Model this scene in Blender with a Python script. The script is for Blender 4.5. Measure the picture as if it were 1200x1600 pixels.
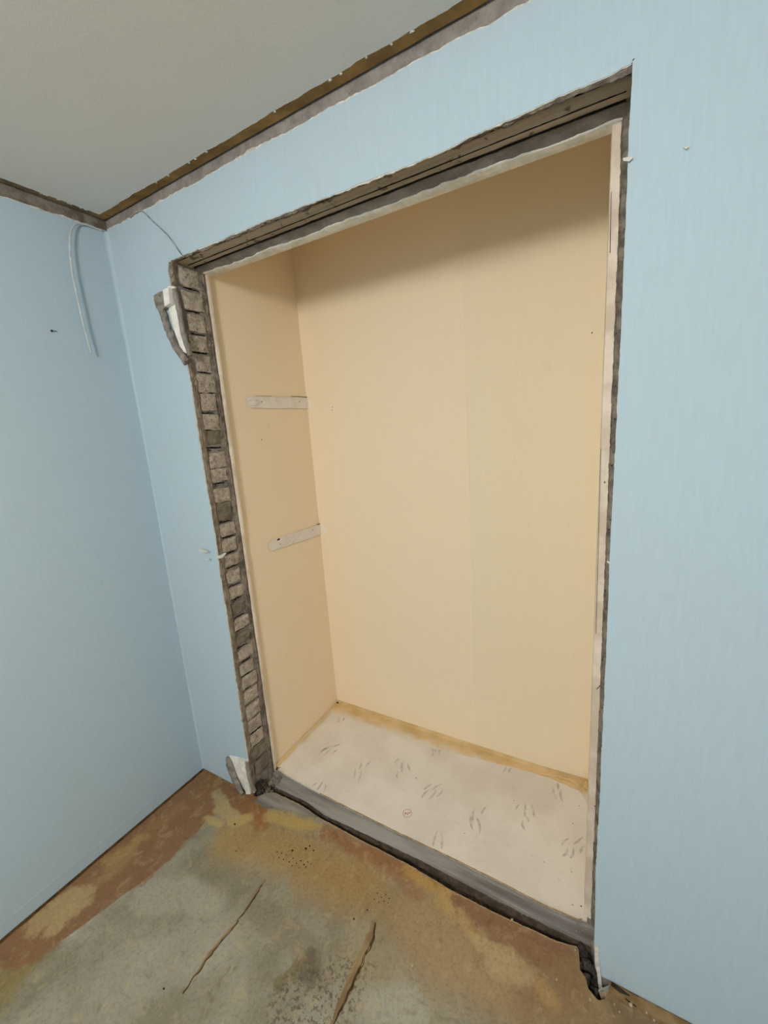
import bpy, math, random
from mathutils import Vector, Matrix, noise as mnoise

# ------------------------------------------------------------------ camera, world, light
scene = bpy.context.scene
col = scene.collection
for o in list(bpy.data.objects):
    bpy.data.objects.remove(o)

cam_d = bpy.data.cameras.new('camera')
cam = bpy.data.objects.new('camera', cam_d)
col.objects.link(cam)
cam_d.sensor_fit = 'VERTICAL'
cam_d.sensor_height = 24.0
cam_d.lens = 650.1 / 1600 * 24.0
cam_d.clip_start = 0.02
_r = Vector((0.86814, 0.49172, -0.06741))
_d = Vector((0.04073, -0.20596, -0.97771))
_f = Vector((-0.49465, 0.84604, -0.19883))
cam.matrix_world = Matrix(((_r.x, -_d.x, -_f.x, 1.6514),
                           (_r.y, -_d.y, -_f.y, -0.9880),
                           (_r.z, -_d.z, -_f.z, 1.5083),
                           (0, 0, 0, 1)))
scene.camera = cam

world = bpy.data.worlds.new('world')
scene.world = world
world.use_nodes = True
world.node_tree.nodes['Background'].inputs[0].default_value = (0.5, 0.55, 0.6, 1)
world.node_tree.nodes['Background'].inputs[1].default_value = 0.05

lamp_d = bpy.data.lights.new('ceiling_lamp_light', 'POINT')
lamp_d.energy = 116
lamp_d.color = (1.0, 0.965, 0.93)
lamp_d.shadow_soft_size = 0.20
lamp = bpy.data.objects.new('ceiling_lamp_light', lamp_d)
lamp.location = (1.32, -2.10, 2.11)
col.objects.link(lamp)

scene.view_settings.view_transform = 'Standard'
scene.view_settings.look = 'None'
scene.view_settings.gamma = 1.0
scene.view_settings.use_curve_mapping = False
scene.view_settings.exposure = -0.17
scene.cycles.diffuse_bounces = 6

# ------------------------------------------------------------------ helpers
H = 2.30            # ceiling height
XL, XR = 0.328, 1.636   # opening sides
ZT = 2.093          # opening top
ROOM_W, ROOM_D = 2.9, 3.9
YB = 0.637          # back of the closet
XA = 0.314          # closet side wall
ZA = 0.022          # closet floor


def lin(h, k=1.0):
    h = h.lstrip('#')
    out = []
    for i in (0, 2, 4):
        c = int(h[i:i + 2], 16) / 255
        c = c / 12.92 if c <= 0.04045 else ((c + 0.055) / 1.055) ** 2.4
        out.append(min(c * k, 0.95))
    return (out[0], out[1], out[2], 1)


def nz(x, y=0.0, z=0.0):
    return mnoise.noise(Vector((x, y, z)))


def rag(t, seed, a=(0.004, 0.002, 0.0012), f=(7, 28, 90)):
    s = 0
    for i in range(len(a)):
        s += a[i] * nz(t * f[i] + seed * 7.31, seed * 3.7 + i * 11.3, 0.37 + i)
    return s


def lerp_list(pts, t):
    if t <= pts[0][0]:
        return pts[0][1]
    for (a, va), (b, vb) in zip(pts, pts[1:]):
        if t <= b:
            return va + (vb - va) * (t - a) / (b - a)
    return pts[-1][1]


def tag(o, label=None, cat=None, group=None, kind=None):
    if label:
        o['label'] = label
    if cat:
        o['category'] = cat
    if group:
        o['group'] = group
    if kind:
        o['kind'] = kind
    return o


def link(name, verts, faces, mat, parent=None, smooth=False, recentre=False):
    me = bpy.data.meshes.new(name)
    loc = Vector((0, 0, 0))
    if recentre:
        n = len(verts)
        loc = Vector((sum(v[0] for v in verts) / n, sum(v[1] for v in verts) / n, min(v[2] for v in verts)))
        verts = [(v[0] - loc.x, v[1] - loc.y, v[2] - loc.z) for v in verts]
    me.from_pydata([tuple(v) for v in verts], [], faces)
    me.validate()
    me.materials.append(mat)
    if smooth:
        for p in me.polygons:
            p.use_smooth = True
    o = bpy.data.objects.new(name, me)
    o.location = loc
    col.objects.link(o)
    if parent is not None:
        o.parent = parent
        if recentre:
            o.location = loc - parent.location
        else:
            o.location = -parent.location
    return o


class MB:
    """collects geometry of one mesh"""
    def __init__(self):
        self.v = []
        self.f = []

    def add(self, v, f):
        b = len(self.v)
        self.v += [tuple(p) for p in v]
        self.f += [tuple(i + b for i in q) for q in f]
        return self

    def box(self, x0, x1, y0, y1, z0, z1):
        v = [(x, y, z) for x in (x0, x1) for y in (y0, y1) for z in (z0, z1)]
        return self.add(v, [(0, 1, 3, 2), (4, 6, 7, 5), (0, 4, 5, 1), (2, 3, 7, 6), (0, 2, 6, 4), (1, 5, 7, 3)])

    def grid(self, rows, flip=False, close=False):
        """rows of equally long point lists"""
        n = len(rows[0])
        v = [p for r in rows for p in r]
        f = []
        for i in range(len(rows) - 1):
            for j in range(n - 1 + (1 if close else 0)):
                a, b = i * n + j, i * n + (j + 1) % n
                c, d = a + n, b + n
                f.append((a, c, d, b) if flip else (a, b, d, c))
        return self.add(v, f)

    def slab(self, rows, off):
        """thick sheet: grid + copy moved by off + rim"""
        n = len(rows[0])
        m = len(rows)
        off = Vector(off)
        a = [Vector(p) for r in rows for p in r]
        b = [p + off for p in a]
        N = n * m
        f = []
        for i in range(m - 1):
            for j in range(n - 1):
                q = (i * n + j, i * n + j + 1, (i + 1) * n + j + 1, (i + 1) * n + j)
                f.append(q)
                f.append(tuple(N + k for k in reversed(q)))
        rim = [j for j in range(n)] + [i * n + n - 1 for i in range(1, m)] + \
              [(m - 1) * n + j for j in range(n - 2, -1, -1)] + [i * n for i in range(m - 2, 0, -1)]
        for k in range(len(rim)):
            p, q = rim[k], rim[(k + 1) % len(rim)]
            f.append((q, p, p + N, q + N))
        return self.add(a + b, f)

    def prism(self, pts, off):
        n = len(pts)
        off = Vector(off)
        a = [Vector(p) for p in pts]
        b = [p + off for p in a]
        f = [tuple(range(n)), tuple(reversed(range(n, 2 * n)))]
        for i in range(n):
            j = (i + 1) % n
            f.append((j, i, i + n, j + n))
        return self.add(a + b, f)

    def tube(self, pts, rad, seg=8, rough=0.0, seed=0.0, squash=None):
        pts = [Vector(p) for p in pts]
        rows = []
        up = Vector((0.31, 0.77, 0.55)).normalized()
        for i, p in enumerate(pts):
            t = (pts[min(i + 1, len(pts) - 1)] - pts[max(i - 1, 0)]).normalized()
            u = t.cross(up)
            if u.length < 1e-3:
                u = t.cross(Vector((1, 0, 0)))
            u.normalize()
            w = t.cross(u).normalized()
            r = rad[i] if isinstance(rad, (list, tuple)) else rad
            row = []
            for k in range(seg):
                a = 2 * math.pi * k / seg
                q = r * (1 + rough * nz(i * 0.9 + seed, k * 1.3, seed))
                d = u * math.cos(a) + w * math.sin(a)
                if squash:
                    d = Vector((d.x * squash[0], d.y * squash[1], d.z * squash[2]))
                row.append(p + d * q)
            rows.append(row)
        self.grid(rows, close=True)
        b = len(self.v)
        n = len(rows)
        base = b - n * seg
        self.f.append(tuple(base + k for k in reversed(range(seg))))
        self.f.append(tuple(base + (n - 1) * seg + k for k in range(seg)))
        return self

    def lump(self, c, r, seed, rough=0.4, nu=6, nv=5):
        rows = []
        for i in range(nv + 1):
            th = math.pi * (0.02 + 0.96 * i / nv)
            row = []
            for k in range(nu):
                ph = 2 * math.pi * k / nu
                d = Vector((math.sin(th) * math.cos(ph), math.sin(th) * math.sin(ph), math.cos(th)))
                q = 1 + rough * nz(d.x * 1.7 + seed * 5.1, d.y * 1.7 + seed, d.z * 1.7 - seed * 2.3)
                row.append((c[0] + d.x * r[0] * q, c[1] + d.y * r[1] * q, c[2] + d.z * r[2] * q))
            rows.append(row)
        self.grid(rows, close=True, flip=True)
        b = len(self.v) - (nv + 1) * nu
        self.f.append(tuple(b + k for k in range(nu)))
        self.f.append(tuple(b + nv * nu + k for k in reversed(range(nu))))
        return self

    def build(self, name, mat, parent=None, smooth=False, recentre=False):
        return link(name, self.v, self.f, mat, parent, smooth, recentre)


def dense(pts, step):
    out = [Vector(pts[0])]
    for a, b in zip(pts, pts[1:]):
        a, b = Vector(a), Vector(b)
        n = max(1, int((b - a).length / step))
        out += [a.lerp(b, (i + 1) / n) for i in range(n)]
    return out


def smooth_path(pts, n=8):
    """Catmull-Rom through the points"""
    P = [Vector(p) for p in pts]
    P = [P[0] * 2 - P[1]] + P + [P[-1] * 2 - P[-2]]
    out = []
    for i in range(1, len(P) - 2):
        for k in range(n):
            t = k / n
            a, b, c, d = P[i - 1], P[i], P[i + 1], P[i + 2]
            out.append(0.5 * ((2 * b) + (c - a) * t + (2 * a - 5 * b + 4 * c - d) * t * t + (3 * b - a - 3 * c + d) * t ** 3))
    out.append(P[-2])
    return out


# ------------------------------------------------------------------ material graph helper
class G:
    def __init__(self, name, rough=0.85, spec=0.25):
        self.m = bpy.data.materials.new(name)
        self.m.use_nodes = True
        self.t = self.m.node_tree
        self.bsdf = self.t.nodes['Principled BSDF']
        self.bsdf.inputs['Roughness'].default_value = rough
        self.bsdf.inputs['Specular IOR Level'].default_value = spec
        self.P = self.t.nodes.new('ShaderNodeTexCoord').outputs['Object']

    def n(self, kind, **kw):
        nd = self.t.nodes.new(kind)
        for k, v in kw.items():
            setattr(nd, k, v)
        return nd

    def s(self, sock, val):
        if isinstance(val, bpy.types.NodeSocket):
            self.t.links.new(val, sock)
        else:
            sock.default_value = val

    def math(self, op, a, b=None, c=None, clamp=False):
        nd = self.n('ShaderNodeMath', operation=op, use_clamp=clamp)
        self.s(nd.inputs[0], a)
        if b is not None:
            self.s(nd.inputs[1], b)
        if c is not None:
            self.s(nd.inputs[2], c)
        return nd.outputs[0]

    def vec(self, op, a, b=None, scale=None):
        nd = self.n('ShaderNodeVectorMath', operation=op)
        self.s(nd.inputs[0], a)
        if b is not None:
            self.s(nd.inputs[1], b)
        if scale is not None:
            self.s(nd.inputs['Scale'], scale)
        return nd.outputs['Value'] if op in ('DOT_PRODUCT', 'LENGTH', 'DISTANCE') else nd.outputs['Vector']

    def noise(self, scale, detail=3.0, rough=0.55, vec=None, stretch=None, color=False, dist=0.0):
        v = vec if vec is not None else self.P
        if stretch:
            v = self.vec('MULTIPLY', v, stretch)
        nd = self.n('ShaderNodeTexNoise')
        self.s(nd.inputs['Vector'], v)
        nd.inputs['Scale'].default_value = scale
        nd.inputs['Detail'].default_value = detail
        nd.inputs['Roughness'].default_value = rough
        nd.inputs['Distortion'].default_value = dist
        return nd.outputs['Color'] if color else nd.outputs[0]

    def remap(self, v, a, b, c=0.0, d=1.0):
        nd = self.n('ShaderNodeMapRange', interpolation_type='SMOOTHSTEP')
        self.s(nd.inputs['Value'], v)
        nd.inputs['From Min'].default_value = a
        nd.inputs['From Max'].default_value = b
        nd.inputs['To Min'].default_value = c
        nd.inputs['To Max'].default_value = d
        return nd.outputs[0]

    def mix(self, fac, a, b, mode='MIX'):
        nd = self.n('ShaderNodeMix', data_type='RGBA', blend_type=mode)
        self.s(nd.inputs[0], fac)
        self.s(nd.inputs[6], a)
        self.s(nd.inputs[7], b)
        return nd.outputs[2]

    def capsule(self, P, a, b, r, soft):
        """mask: 1 within r of the segment a-b on the floor"""
        ax, ay = a
        bx, by = b
        ab = (bx - ax, by - ay, 0.0)
        l2 = ab[0] ** 2 + ab[1] ** 2
        pa = self.vec('SUBTRACT', P, (ax, ay, 0.0))
        if l2 > 1e-8:
            h = self.math('MULTIPLY', self.vec('DOT_PRODUCT', pa, ab), 1 / l2, clamp=True)
            q = self.vec('SUBTRACT', pa, self.vec('SCALE', ab, scale=h))
        else:
            q = pa
        d = self.vec('LENGTH', q)
        return self.remap(d, r - soft, r + soft, 1.0, 0.0)

    def bump(self, h, strength=0.3, dist=0.01):
        nd = self.n('ShaderNodeBump')
        nd.inputs['Strength'].default_value = strength
        nd.inputs['Distance'].default_value = dist
        self.s(nd.inputs['Height'], h)
        self.s(self.bsdf.inputs['Normal'], nd.outputs[0])

    def done(self, colour):
        self.s(self.bsdf.inputs['Base Color'], colour)
        return self.m


def simple(name, c1, c2, scale=20.0, detail=4.0, rough=0.9, bump=0.3, bscale=90.0, bdist=0.004, lo=0.35, hi=0.65, stretch=None, spec=0.2,
           speck=None):
    g = G(name, rough, spec)
    c = g.mix(g.remap(g.noise(scale, detail, 0.6, stretch=stretch), lo, hi), c1, c2)
    if speck:
        c = g.mix(g.remap(g.noise(speck[1], 2.0, 0.7), speck[2], speck[2] + 0.06), c, speck[0])
    g.bump(g.noise(bscale, 4.0, 0.65, stretch=stretch), bump, bdist)
    return g.done(c)


def wallpaper_mat(name, base, plain=0.62, warm=None):
    g = G(name, 0.75, 0.25)
    dark = tuple(c * 0.93 for c in base[:3]) + (1,)
    pale = tuple(min(c * 1.05, 0.95) for c in base[:3]) + (1,)
    st = g.noise(1.0, 2.0, 0.65, stretch=(150, 150, 14))
    big = g.noise(2.3, 1.0, 0.55)
    c = g.mix(g.remap(st, 0.3, 0.7), dark, pale)
    c = g.mix(plain, c, base)
    c = g.mix(g.remap(big, 0.35, 0.7, 0.0, 0.16), c, warm or dark)
    fine = g.noise(420.0, 1.0, 0.6)
    c = g.mix(g.remap(fine, 0.55, 0.75, 0.0, 0.10), c, dark)
    sm = g.noise(14.0, 1.0, 0.5)
    c = g.mix(g.remap(sm, 0.70, 0.78, 0.0, 0.10), c, tuple(x * 0.7 for x in base[:3]) + (1,))
    g.bump(g.math('MULTIPLY', fine, 0.6), 0.22, 0.002)
    return g.done(c)


M = {}
M['blue'] = wallpaper_mat('blue_wallpaper', (0.435, 0.540, 0.600, 1), 0.70, warm=(0.43, 0.51, 0.54, 1))
M['cream'] = wallpaper_mat('cream_wallpaper', (0.880, 0.735, 0.530, 1), 0.82, warm=(0.86, 0.70, 0.47, 1))
M['cream_b'] = wallpaper_mat('cream_wallpaper_tone', (0.850, 0.720, 0.515, 1), 0.82, warm=(0.83, 0.72, 0.50, 1))
M['ceiling'] = wallpaper_mat('ceiling_paper', (0.74, 0.70, 0.64, 1))
M['paper'] = simple('torn_paper_core', lin('#d9d6cc'), lin('#b9b5aa'), 60, bump=0.4, bscale=200, bdist=0.002)
M['whiteboard'] = simple('white_board_edge', lin('#e6d8c6', 1.05), lin('#cdbba6', 1.05), 10, bump=0.25, bscale=120, bdist=0.002,
                         speck=(lin('#5a4c40'), 60.0, 0.72))
M['cement'] = simple('bare_cement', lin('#857e77', 1.35), lin('#6f6862', 1.35), 18, bump=0.5, bscale=140, bdist=0.004, speck=(lin('#4b4540', 1.35), 220.0, 0.66))
M['plaster'] = simple('plaster_layer', lin('#756a5e', 1.95), lin('#574d43', 1.95), 30, bump=0.6, bscale=110, bdist=0.006, speck=(lin('#8d857a', 1.95), 160.0, 0.66))
M['side_mortar'] = simple('side_mortar', lin('#7c7368', 1.45), lin('#564d45', 1.35), 30, bump=0.9, bscale=110, bdist=0.007, speck=(lin('#2c2723'), 90.0, 0.64))
M['dark_mortar'] = simple('dark_mortar', lin('#4d4640', 1.35), lin('#2f2a26', 1.35), 40, bump=0.9, bscale=130, bdist=0.008, speck=(lin('#6b645c', 1.35), 190.0, 0.64))
M['joint'] = simple('recessed_joint', lin('#63574a', 1.25), lin('#43392e', 1.1), 60, bump=0.8, bscale=150, bdist=0.008)
M['gap'] = simple('gap_shade', lin('#2a231c', 0.8), lin('#17120e', 0.8), 60, bump=0.5)  # dark colour standing in for shade inside joint cracks and lintel grooves
M['face'] = simple('dark_brown_face', lin('#5f5142', 1.25), lin('#4a3e32', 1.15), 40, bump=0.6, bscale=120, bdist=0.004)
M['brick'] = simple('cement_brick', lin('#9d9488', 1.75), lin('#83796d', 1.7), 45, bump=1.0, bscale=200, bdist=0.006, speck=(lin('#4a433c', 1.3), 170.0, 0.60))
M['brick_dark'] = simple('stained_cement_brick', lin('#6f665a', 1.7), lin('#595045', 1.7), 30, bump=0.9, bscale=240, bdist=0.004, speck=(lin('#3f3831', 1.7), 300.0, 0.62))
M['lintel'] = simple('lintel_cement', lin('#82786b', 2.1), lin('#665c50', 1.9), 9, bump=0.7, bscale=60, bdist=0.006, stretch=(0.10, 1.6, 1.6), spec=0.15, speck=(lin('#574c40', 1.6), 24.0, 0.62))
M['wood'] = simple('exposed_batten', lin('#8a6b40', 1.6), lin('#6c5130', 1.6), 10, bump=0.4, bscale=80, bdist=0.003, stretch=(1, 1, 1), speck=(lin('#4d3820', 1.6), 70.0, 0.70))
M['wood_grey'] = simple('dusty_batten', lin('#76644c', 1.5), lin('#564736', 1.5), 18, bump=0.5, bscale=80, bdist=0.003, speck=(lin('#8d8474', 1.5), 60.0, 0.66))
M['old_plaster'] = simple('old_wall_plaster', lin('#82786c', 1.15), lin('#5f554a', 1.15), 22, bump=0.6, bscale=90, bdist=0.005, speck=(lin('#a0988c', 1.15), 50.0, 0.68))
M['sill'] = simple('cement_sill', lin('#858079', 1.35), lin('#544e49', 1.2), 11, bump=0.5, bscale=150, bdist=0.003, rough=0.5, spec=0.45, stretch=(0.12, 1.6, 1),
                   speck=(lin('#a39e9a', 1.5), 240.0, 0.68))
M['grey_lump'] = simple('grey_plaster_lump', lin('#746e68', 1.7), lin('#5c554e', 1.7), 40, bump=0.7, bscale=120, bdist=0.006)
M['white_plaster'] = simple('white_plaster', lin('#e8e4db', 1.05), lin('#d3cec2', 1.05), 30, bump=0.3, bscale=120, bdist=0.003)
M['cable'] = simple('white_cable', lin('#c8cbc8'), lin('#b5b8b4'), 40, bump=0.05, rough=0.5)
M['dark_wire'] = simple('thin_grey_wire', lin('#b0aea8'), lin('#6b6760'), 30, bump=0.1, rough=0.5)
M['strip'] = simple('old_paper_strip', lin('#d9d2ca', 1.2), lin('#cfc7be', 1.2), 18, bump=0.15, bscale=160, bdist=0.002)
M['ink'] = simple('grey_print', lin('#aaa69d', 1.15), lin('#c0bbb2', 1.25), 60, bump=0.0, lo=0.35, hi=0.65)
M['red_ink'] = simple('red_print', lin('#b0665c'), lin('#c08a80'), 200, bump=0.0)
M['hole'] = simple('dark_nail_hole', lin('#3b2f22'), lin('#241c14'), 40, bump=0.2)
M['tear'] = simple('torn_seam_paper', lin('#9a8461'), lin('#7d6547'), 35, bump=0.5, bscale=150, bdist=0.003, stretch=(1.0, 0.25, 1.0))
M['tear_dark'] = simple('torn_seam_gap', lin('#5a4328'), lin('#3c2b18'), 35, bump=0.4)
M['edge_pale'] = simple('floor_paper_edge', lin('#b9a283'), lin('#97805f'), 40, bump=0.3)
M['skirting'] = simple('brown_paper_skirting', lin('#8d7350'), lin('#6d5434'), 20, bump=0.4, bscale=90, bdist=0.003)
M['crumb'] = simple('plaster_crumb', lin('#bfb296'), lin('#9a8b70'), 90, bump=0.5)
g = G('stained_paper_lap', 0.8, 0.2)
sx = g.n('ShaderNodeSeparateXYZ')
g.s(sx.inputs[0], g.P)
yy = g.math('ADD', sx.outputs[1], g.math('MULTIPLY', g.math('SUBTRACT', g.noise(14.0, 4.0, 0.6), 0.5), 0.09))
c = g.mix(g.remap(g.noise(12.0, 4.0), 0.35, 0.65), lin('#d3b88c', 1.1), lin('#c2a676', 1.1))
c = g.mix(g.remap(yy, YB - 0.095, YB - 0.035), lin('#c9c2b6', 1.25), c)
g.bump(g.noise(50.0, 4.0), 0.35, 0.004)
M['lap'] = g.done(c)
M['lap_side'] = simple('stained_paper_side_lap', lin('#cdb283', 1.1), lin('#c7b595', 1.15), 30, bump=0.35, bscale=50, bdist=0.003)

# closet floor: pale sheet with yellowed rim
g = G('closet_sheet', 0.55, 0.35)
c = g.mix(g.remap(g.noise(5.0, 3.0), 0.3, 0.7), lin('#c6c1ba', 1.38), lin('#bcb5ad', 1.35))
c = g.mix(g.remap(g.noise(60.0, 3.0), 0.55, 0.8, 0, 0.2), c, lin('#a89c8a'))
wp = g.vec('ADD', g.P, g.vec('SCALE', g.vec('SUBTRACT', g.noise(9.0, 3.0, color=True), (0.5, 0.5, 0.5)), scale=0.05))
for a, b, r, so, cc, op in [((0.32, 0.15), (0.33, 0.63), 0.02, 0.018, '#b39a66', 0.8),
                            ((0.34, 0.125), (0.62, 0.100), 0.018, 0.016, '#bda982', 0.8),
                            ((0.62, 0.098), (1.62, 0.095), 0.012, 0.014, '#a3936b', 0.7),
                            ((1.585, 0.115), (1.60, 0.10), 0.012, 0.012, '#6d5a2c', 0.8),
                            ((1.61, 0.10), (1.61, 0.56), 0.012, 0.012, '#a8946a', 0.6)]:
    c = g.mix(g.math('MULTIPLY', g.capsule(wp, a, b, r, so), op), c, lin(cc))
g.bump(g.noise(30.0, 3.0), 0.12, 0.003)
M['sheet'] = g.done(c)

# room floor: stripped paper and glue, stains of their own shape
g = G('stripped_floor', 0.7, 0.3)
n1 = g.noise(7.0, 4.0, 0.6, color=True)
n2 = g.noise(34.0, 6.0, 0.68, color=True)
off1 = g.vec('SCALE', g.vec('SUBTRACT', n1, (0.5, 0.5, 0.5)), scale=0.10)
off2 = g.vec('SCALE', g.vec('SUBTRACT', n2, (0.5, 0.5, 0.5)), scale=0.055)
flatP = g.vec('MULTIPLY', g.P, (1, 1, 0))
W = g.vec('MULTIPLY', g.vec('ADD', g.vec('ADD', flatP, off1), off2), (1, 1, 0))
S = g.vec('MULTIPLY', g.vec('ADD', flatP, off2), (1, 1, 0))
c = g.mix(g.remap(g.noise(6.0, 5.0, 0.62), 0.32, 0.68), lin('#9a9583'), lin('#837d69'))
c = g.mix(g.remap(g.noise(1.0, 5.0, 0.6, stretch=(40, 11, 1)), 0.55, 0.75, 0, 0.35), c, lin('#6f6a56'))
c = g.mix(g.remap(g.noise(1.0, 4.0, 0.6, stretch=(55, 16, 1)), 0.60, 0.80, 0, 0.4), c, lin('#b0ab9b'))
FL = [
    # coord, a, b, radius, softness, colour, opacity, speckle
    (W, (0.3016, -0.4543), (0.5023, -0.3531), 0.055, 0.02, '#a5a08f', 0.7, 0),
    (W, (0.4361, -0.6304), (0.6106, -0.4382), 0.075, 0.03, '#a39e8e', 0.6, 0),
    (S, (0.3578, -0.2951), (0.5674, -0.2869), 0.045, 0.014, '#827b65', 0.65, 0),
    (S, (0.6861, -0.3130), (0.8737, -0.3128), 0.040, 0.012, '#877c66', 0.75, 0),
    (W, (1.0418, -0.2697), (1.2409, -0.2600), 0.07, 0.05, '#9a8d6d', 0.7, 0),
    (W, (1.1524, -0.3478), (1.2159, -0.2872), 0.05, 0.03, '#a8a494', 0.8, 0),
    (W, (0.1526, -0.8006), (0.1458, -0.7297), 0.06, 0.05, '#877643', 0.9, 0),
    (W, (0.4084, -0.1614), (0.9168, -0.0772), 0.085, 0.06, '#a38650', 0.85, 0),
    (W, (0.7566, -0.1574), (1.1247, -0.1008), 0.07, 0.06, '#9d8050', 0.7, 0),
    (W, (1.2269, -0.0871), (1.6467, -0.0908), 0.13, 0.06, '#9d8362', 0.95, 0),
    (W, (1.5202, -0.0713), (1.7590, -0.0454), 0.10, 0.06, '#8b7150', 0.8, 0),
    (W, (1.1500, -0.1073), (1.3850, -0.1561), 0.06, 0.05, '#a68c66', 0.7, 0),
    (S, (0.10, 0.06), (0.105, -0.40), 0.150, 0.010, '#876444', 1.0, 0),
    (S, (0.105, -0.40), (0.055, -0.66), 0.130, 0.012, '#876444', 1.0, 0),
    (S, (0.1086, -0.0436), (0.3898, -0.0448), 0.050, 0.014, '#87613f', 1.0, 0),
    (S, (0.3853, -0.0404), (0.4651, -0.0895), 0.030, 0.012, '#93693f', 0.9, 0),
    (W, (0.0472, -0.6675), (0.0673, -0.5834), 0.040, 0.012, '#ab9166', 0.9, 0),
    (W, (0.1171, -0.6421), (0.1073, -0.5522), 0.035, 0.012, '#ad9468', 0.9, 0),
    (W, (0.0489, -0.4488), (0.0720, -0.3416), 0.028, 0.016, '#a48654', 0.8, 0),
    (W, (0.0893, -0.4914), (0.1035, -0.4086), 0.020, 0.016, '#9c7d50', 0.7, 0),
    (W, (0.0655, -0.2854), (0.0861, -0.1858), 0.022, 0.016, '#96744c', 0.7, 0),
    (S, (0.1729, -0.0677), (0.2616, -0.1005), 0.022, 0.008, '#a7946a', 0.95, 0),
    (S, (0.2492, -0.1065), (0.3652, -0.1171), 0.026, 0.008, '#aa966a', 0.95, 0),
    (S, (0.2330, -0.1662), (0.3124, -0.1583), 0.014, 0.007, '#b09a66', 0.95, 0),
    (S, (0.3531, -0.1292), (0.3922, -0.0884), 0.020, 0.008, '#b39a62', 0.95, 0),
    (S, (0.4671, -0.0424), (0.6318, -0.0078), 0.026, 0.010, '#b1985e', 0.95, 0),
    (S, (0.6015, -0.0106), (0.6764, 0.0082), 0.014, 0.008, '#b1985e', 0.9, 0),
    (W, (0.7166, 0.0046), (1.0700, 0.0111), 0.026, 0.016, '#8f6542', 0.9, 0),
    (W, (0.8684, -0.0027), (1.1153, -0.0335), 0.024, 0.018, '#946c48', 0.7, 0),
    (W, (1.0672, 0.0168), (1.2525, 0.0144), 0.022, 0.016, '#b58f50', 0.85, 0),
    (W, (1.2008, -0.0220), (1.3133, -0.0432), 0.020, 0.018, '#b89a62', 0.8, 0),
    (W, (1.2556, 0.0056), (1.5581, 0.0201), 0.022, 0.012, '#8a664a', 0.9, 0),
    (W, (1.3670, -0.0250), (1.5134, -0.0277), 0.020, 0.014, '#8c684c', 0.8, 0),
    (W, (1.3292, -0.0623), (1.4303, -0.0538), 0.018, 0.012, '#b79f72', 0.85, 0),
    (W, (1.3855, -0.0933), (1.4727, -0.0881), 0.026, 0.018, '#b99e76', 0.8, 0),
    (W, (1.5609, -0.0033), (1.6004, -0.0738), 0.030, 0.018, '#8f6f4f', 0.7, 0),
    (W, (1.5235, -0.0920), (1.5579, -0.1098), 0.016, 0.012, '#b08c58', 0.6, 0),
    (W, (1.7451, -0.0526), (1.6888, -0.0555), 0.025, 0.015, '#7b6747', 0.8, 0),
    (S, (0.8737, -0.4171), (0.8893, -0.3679), 0.018, 0.004, '#776e4f', 0.9, 0),
    (S, (0.9110, -0.3369), (0.9445, -0.3603), 0.026, 0.012, '#635843', 0.75, 0),
    (S, (0.9398, -0.4304), (1.0290, -0.3476), 0.075, 0.03, '#5d4b40', 0.8, 1),
    (S, (1.0418, -0.2697), (1.0841, -0.2677), 0.016, 0.010, '#6f5a41', 0.7, 1),
    (S, (0.6300, -0.1156), (0.7195, -0.0765), 0.018, 0.012, '#8a6c3c', 0.6, 1),
    (W, (0.2453, -0.6786), (0.2646, -0.7807), 0.022, 0.018, '#7a7560', 0.6, 0),
]
spk = g.remap(g.noise(75.0, 3.0, 0.7), 0.50, 0.60)
for P_, a, b, r, so, cc, op, sp in FL:
    m = g.math('MULTIPLY', g.capsule(P_, a, b, r, so), op)
    if sp:
        m = g.math('MULTIPLY', m, spk)
    c = g.mix(m, c, lin(cc))
mott = g.noise(95.0, 5.0, 0.75)
c = g.mix(g.remap(mott, 0.34, 0.54, 0.30, 0.0), c, lin('#57462f'))
c = g.mix(g.remap(g.noise(22.0, 6.0, 0.72, dist=0.6), 0.52, 0.66, 0.0, 0.38), c, lin('#b59f78'))
c = g.mix(g.remap(g.noise(16.0, 6.0, 0.72, dist=0.8), 0.54, 0.70, 0.0, 0.42), c, lin('#6b5136'))
c = g.mix(g.remap(g.noise(120.0, 3.0, 0.6), 0.60, 0.78, 0.0, 0.25), c, lin('#c0b08c'))
hb = g.math('ADD', g.math('MULTIPLY', g.noise(1.0, 5.0, 0.6, stretch=(45, 14, 1)), 0.7), g.math('MULTIPLY', mott, 0.5))
g.bump(hb, 0.45, 0.006)
M['floor'] = g.done(c)


# ------------------------------------------------------------------ setting: the wall with the opening
rnd = random.Random(4)
LEFT_EDGE = [(0.0, 0.322), (0.168, 0.324), (0.293, 0.325), (0.5, 0.325), (0.61, 0.327), (0.75, 0.332), (0.83, 0.331), (0.98, 0.327),
             (1.14, 0.336), (1.257, 0.333), (1.365, 0.328), (1.537, 0.329), (1.70, 0.331), (1.77, 0.325), (1.80, 0.316), (1.95, 0.304), (2.03, 0.302),
             (2.094, 0.322)]
HEAD_EDGE = [(0.32, 2.095), (0.53, 2.094), (0.8, 2.093), (0.95, 2.091), (1.065, 2.089), (1.2, 2.085), (1.3, 2.086), (1.34, 2.091),
             (1.42, 2.092), (1.49, 2.094), (1.55, 2.096), (1.6, 2.094), (1.637, 2.100)]
RIGHT_EDGE = [(0.0, 1.650), (0.032, 1.641), (0.10, 1.636), (0.33, 1.633), (0.86, 1.635), (1.26, 1.634), (1.43, 1.636), (1.82, 1.637),
              (2.0, 1.636), (2.1, 1.637)]


def left_edge(z):
    return lerp_list(LEFT_EDGE, z) + rag(z, 1, (0.002, 0.0018, 0.0012), (9, 40, 120))


def head_edge(x):
    return lerp_list(HEAD_EDGE, x) + rag(x, 2, (0.002, 0.002, 0.0015), (9, 35, 110))


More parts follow.
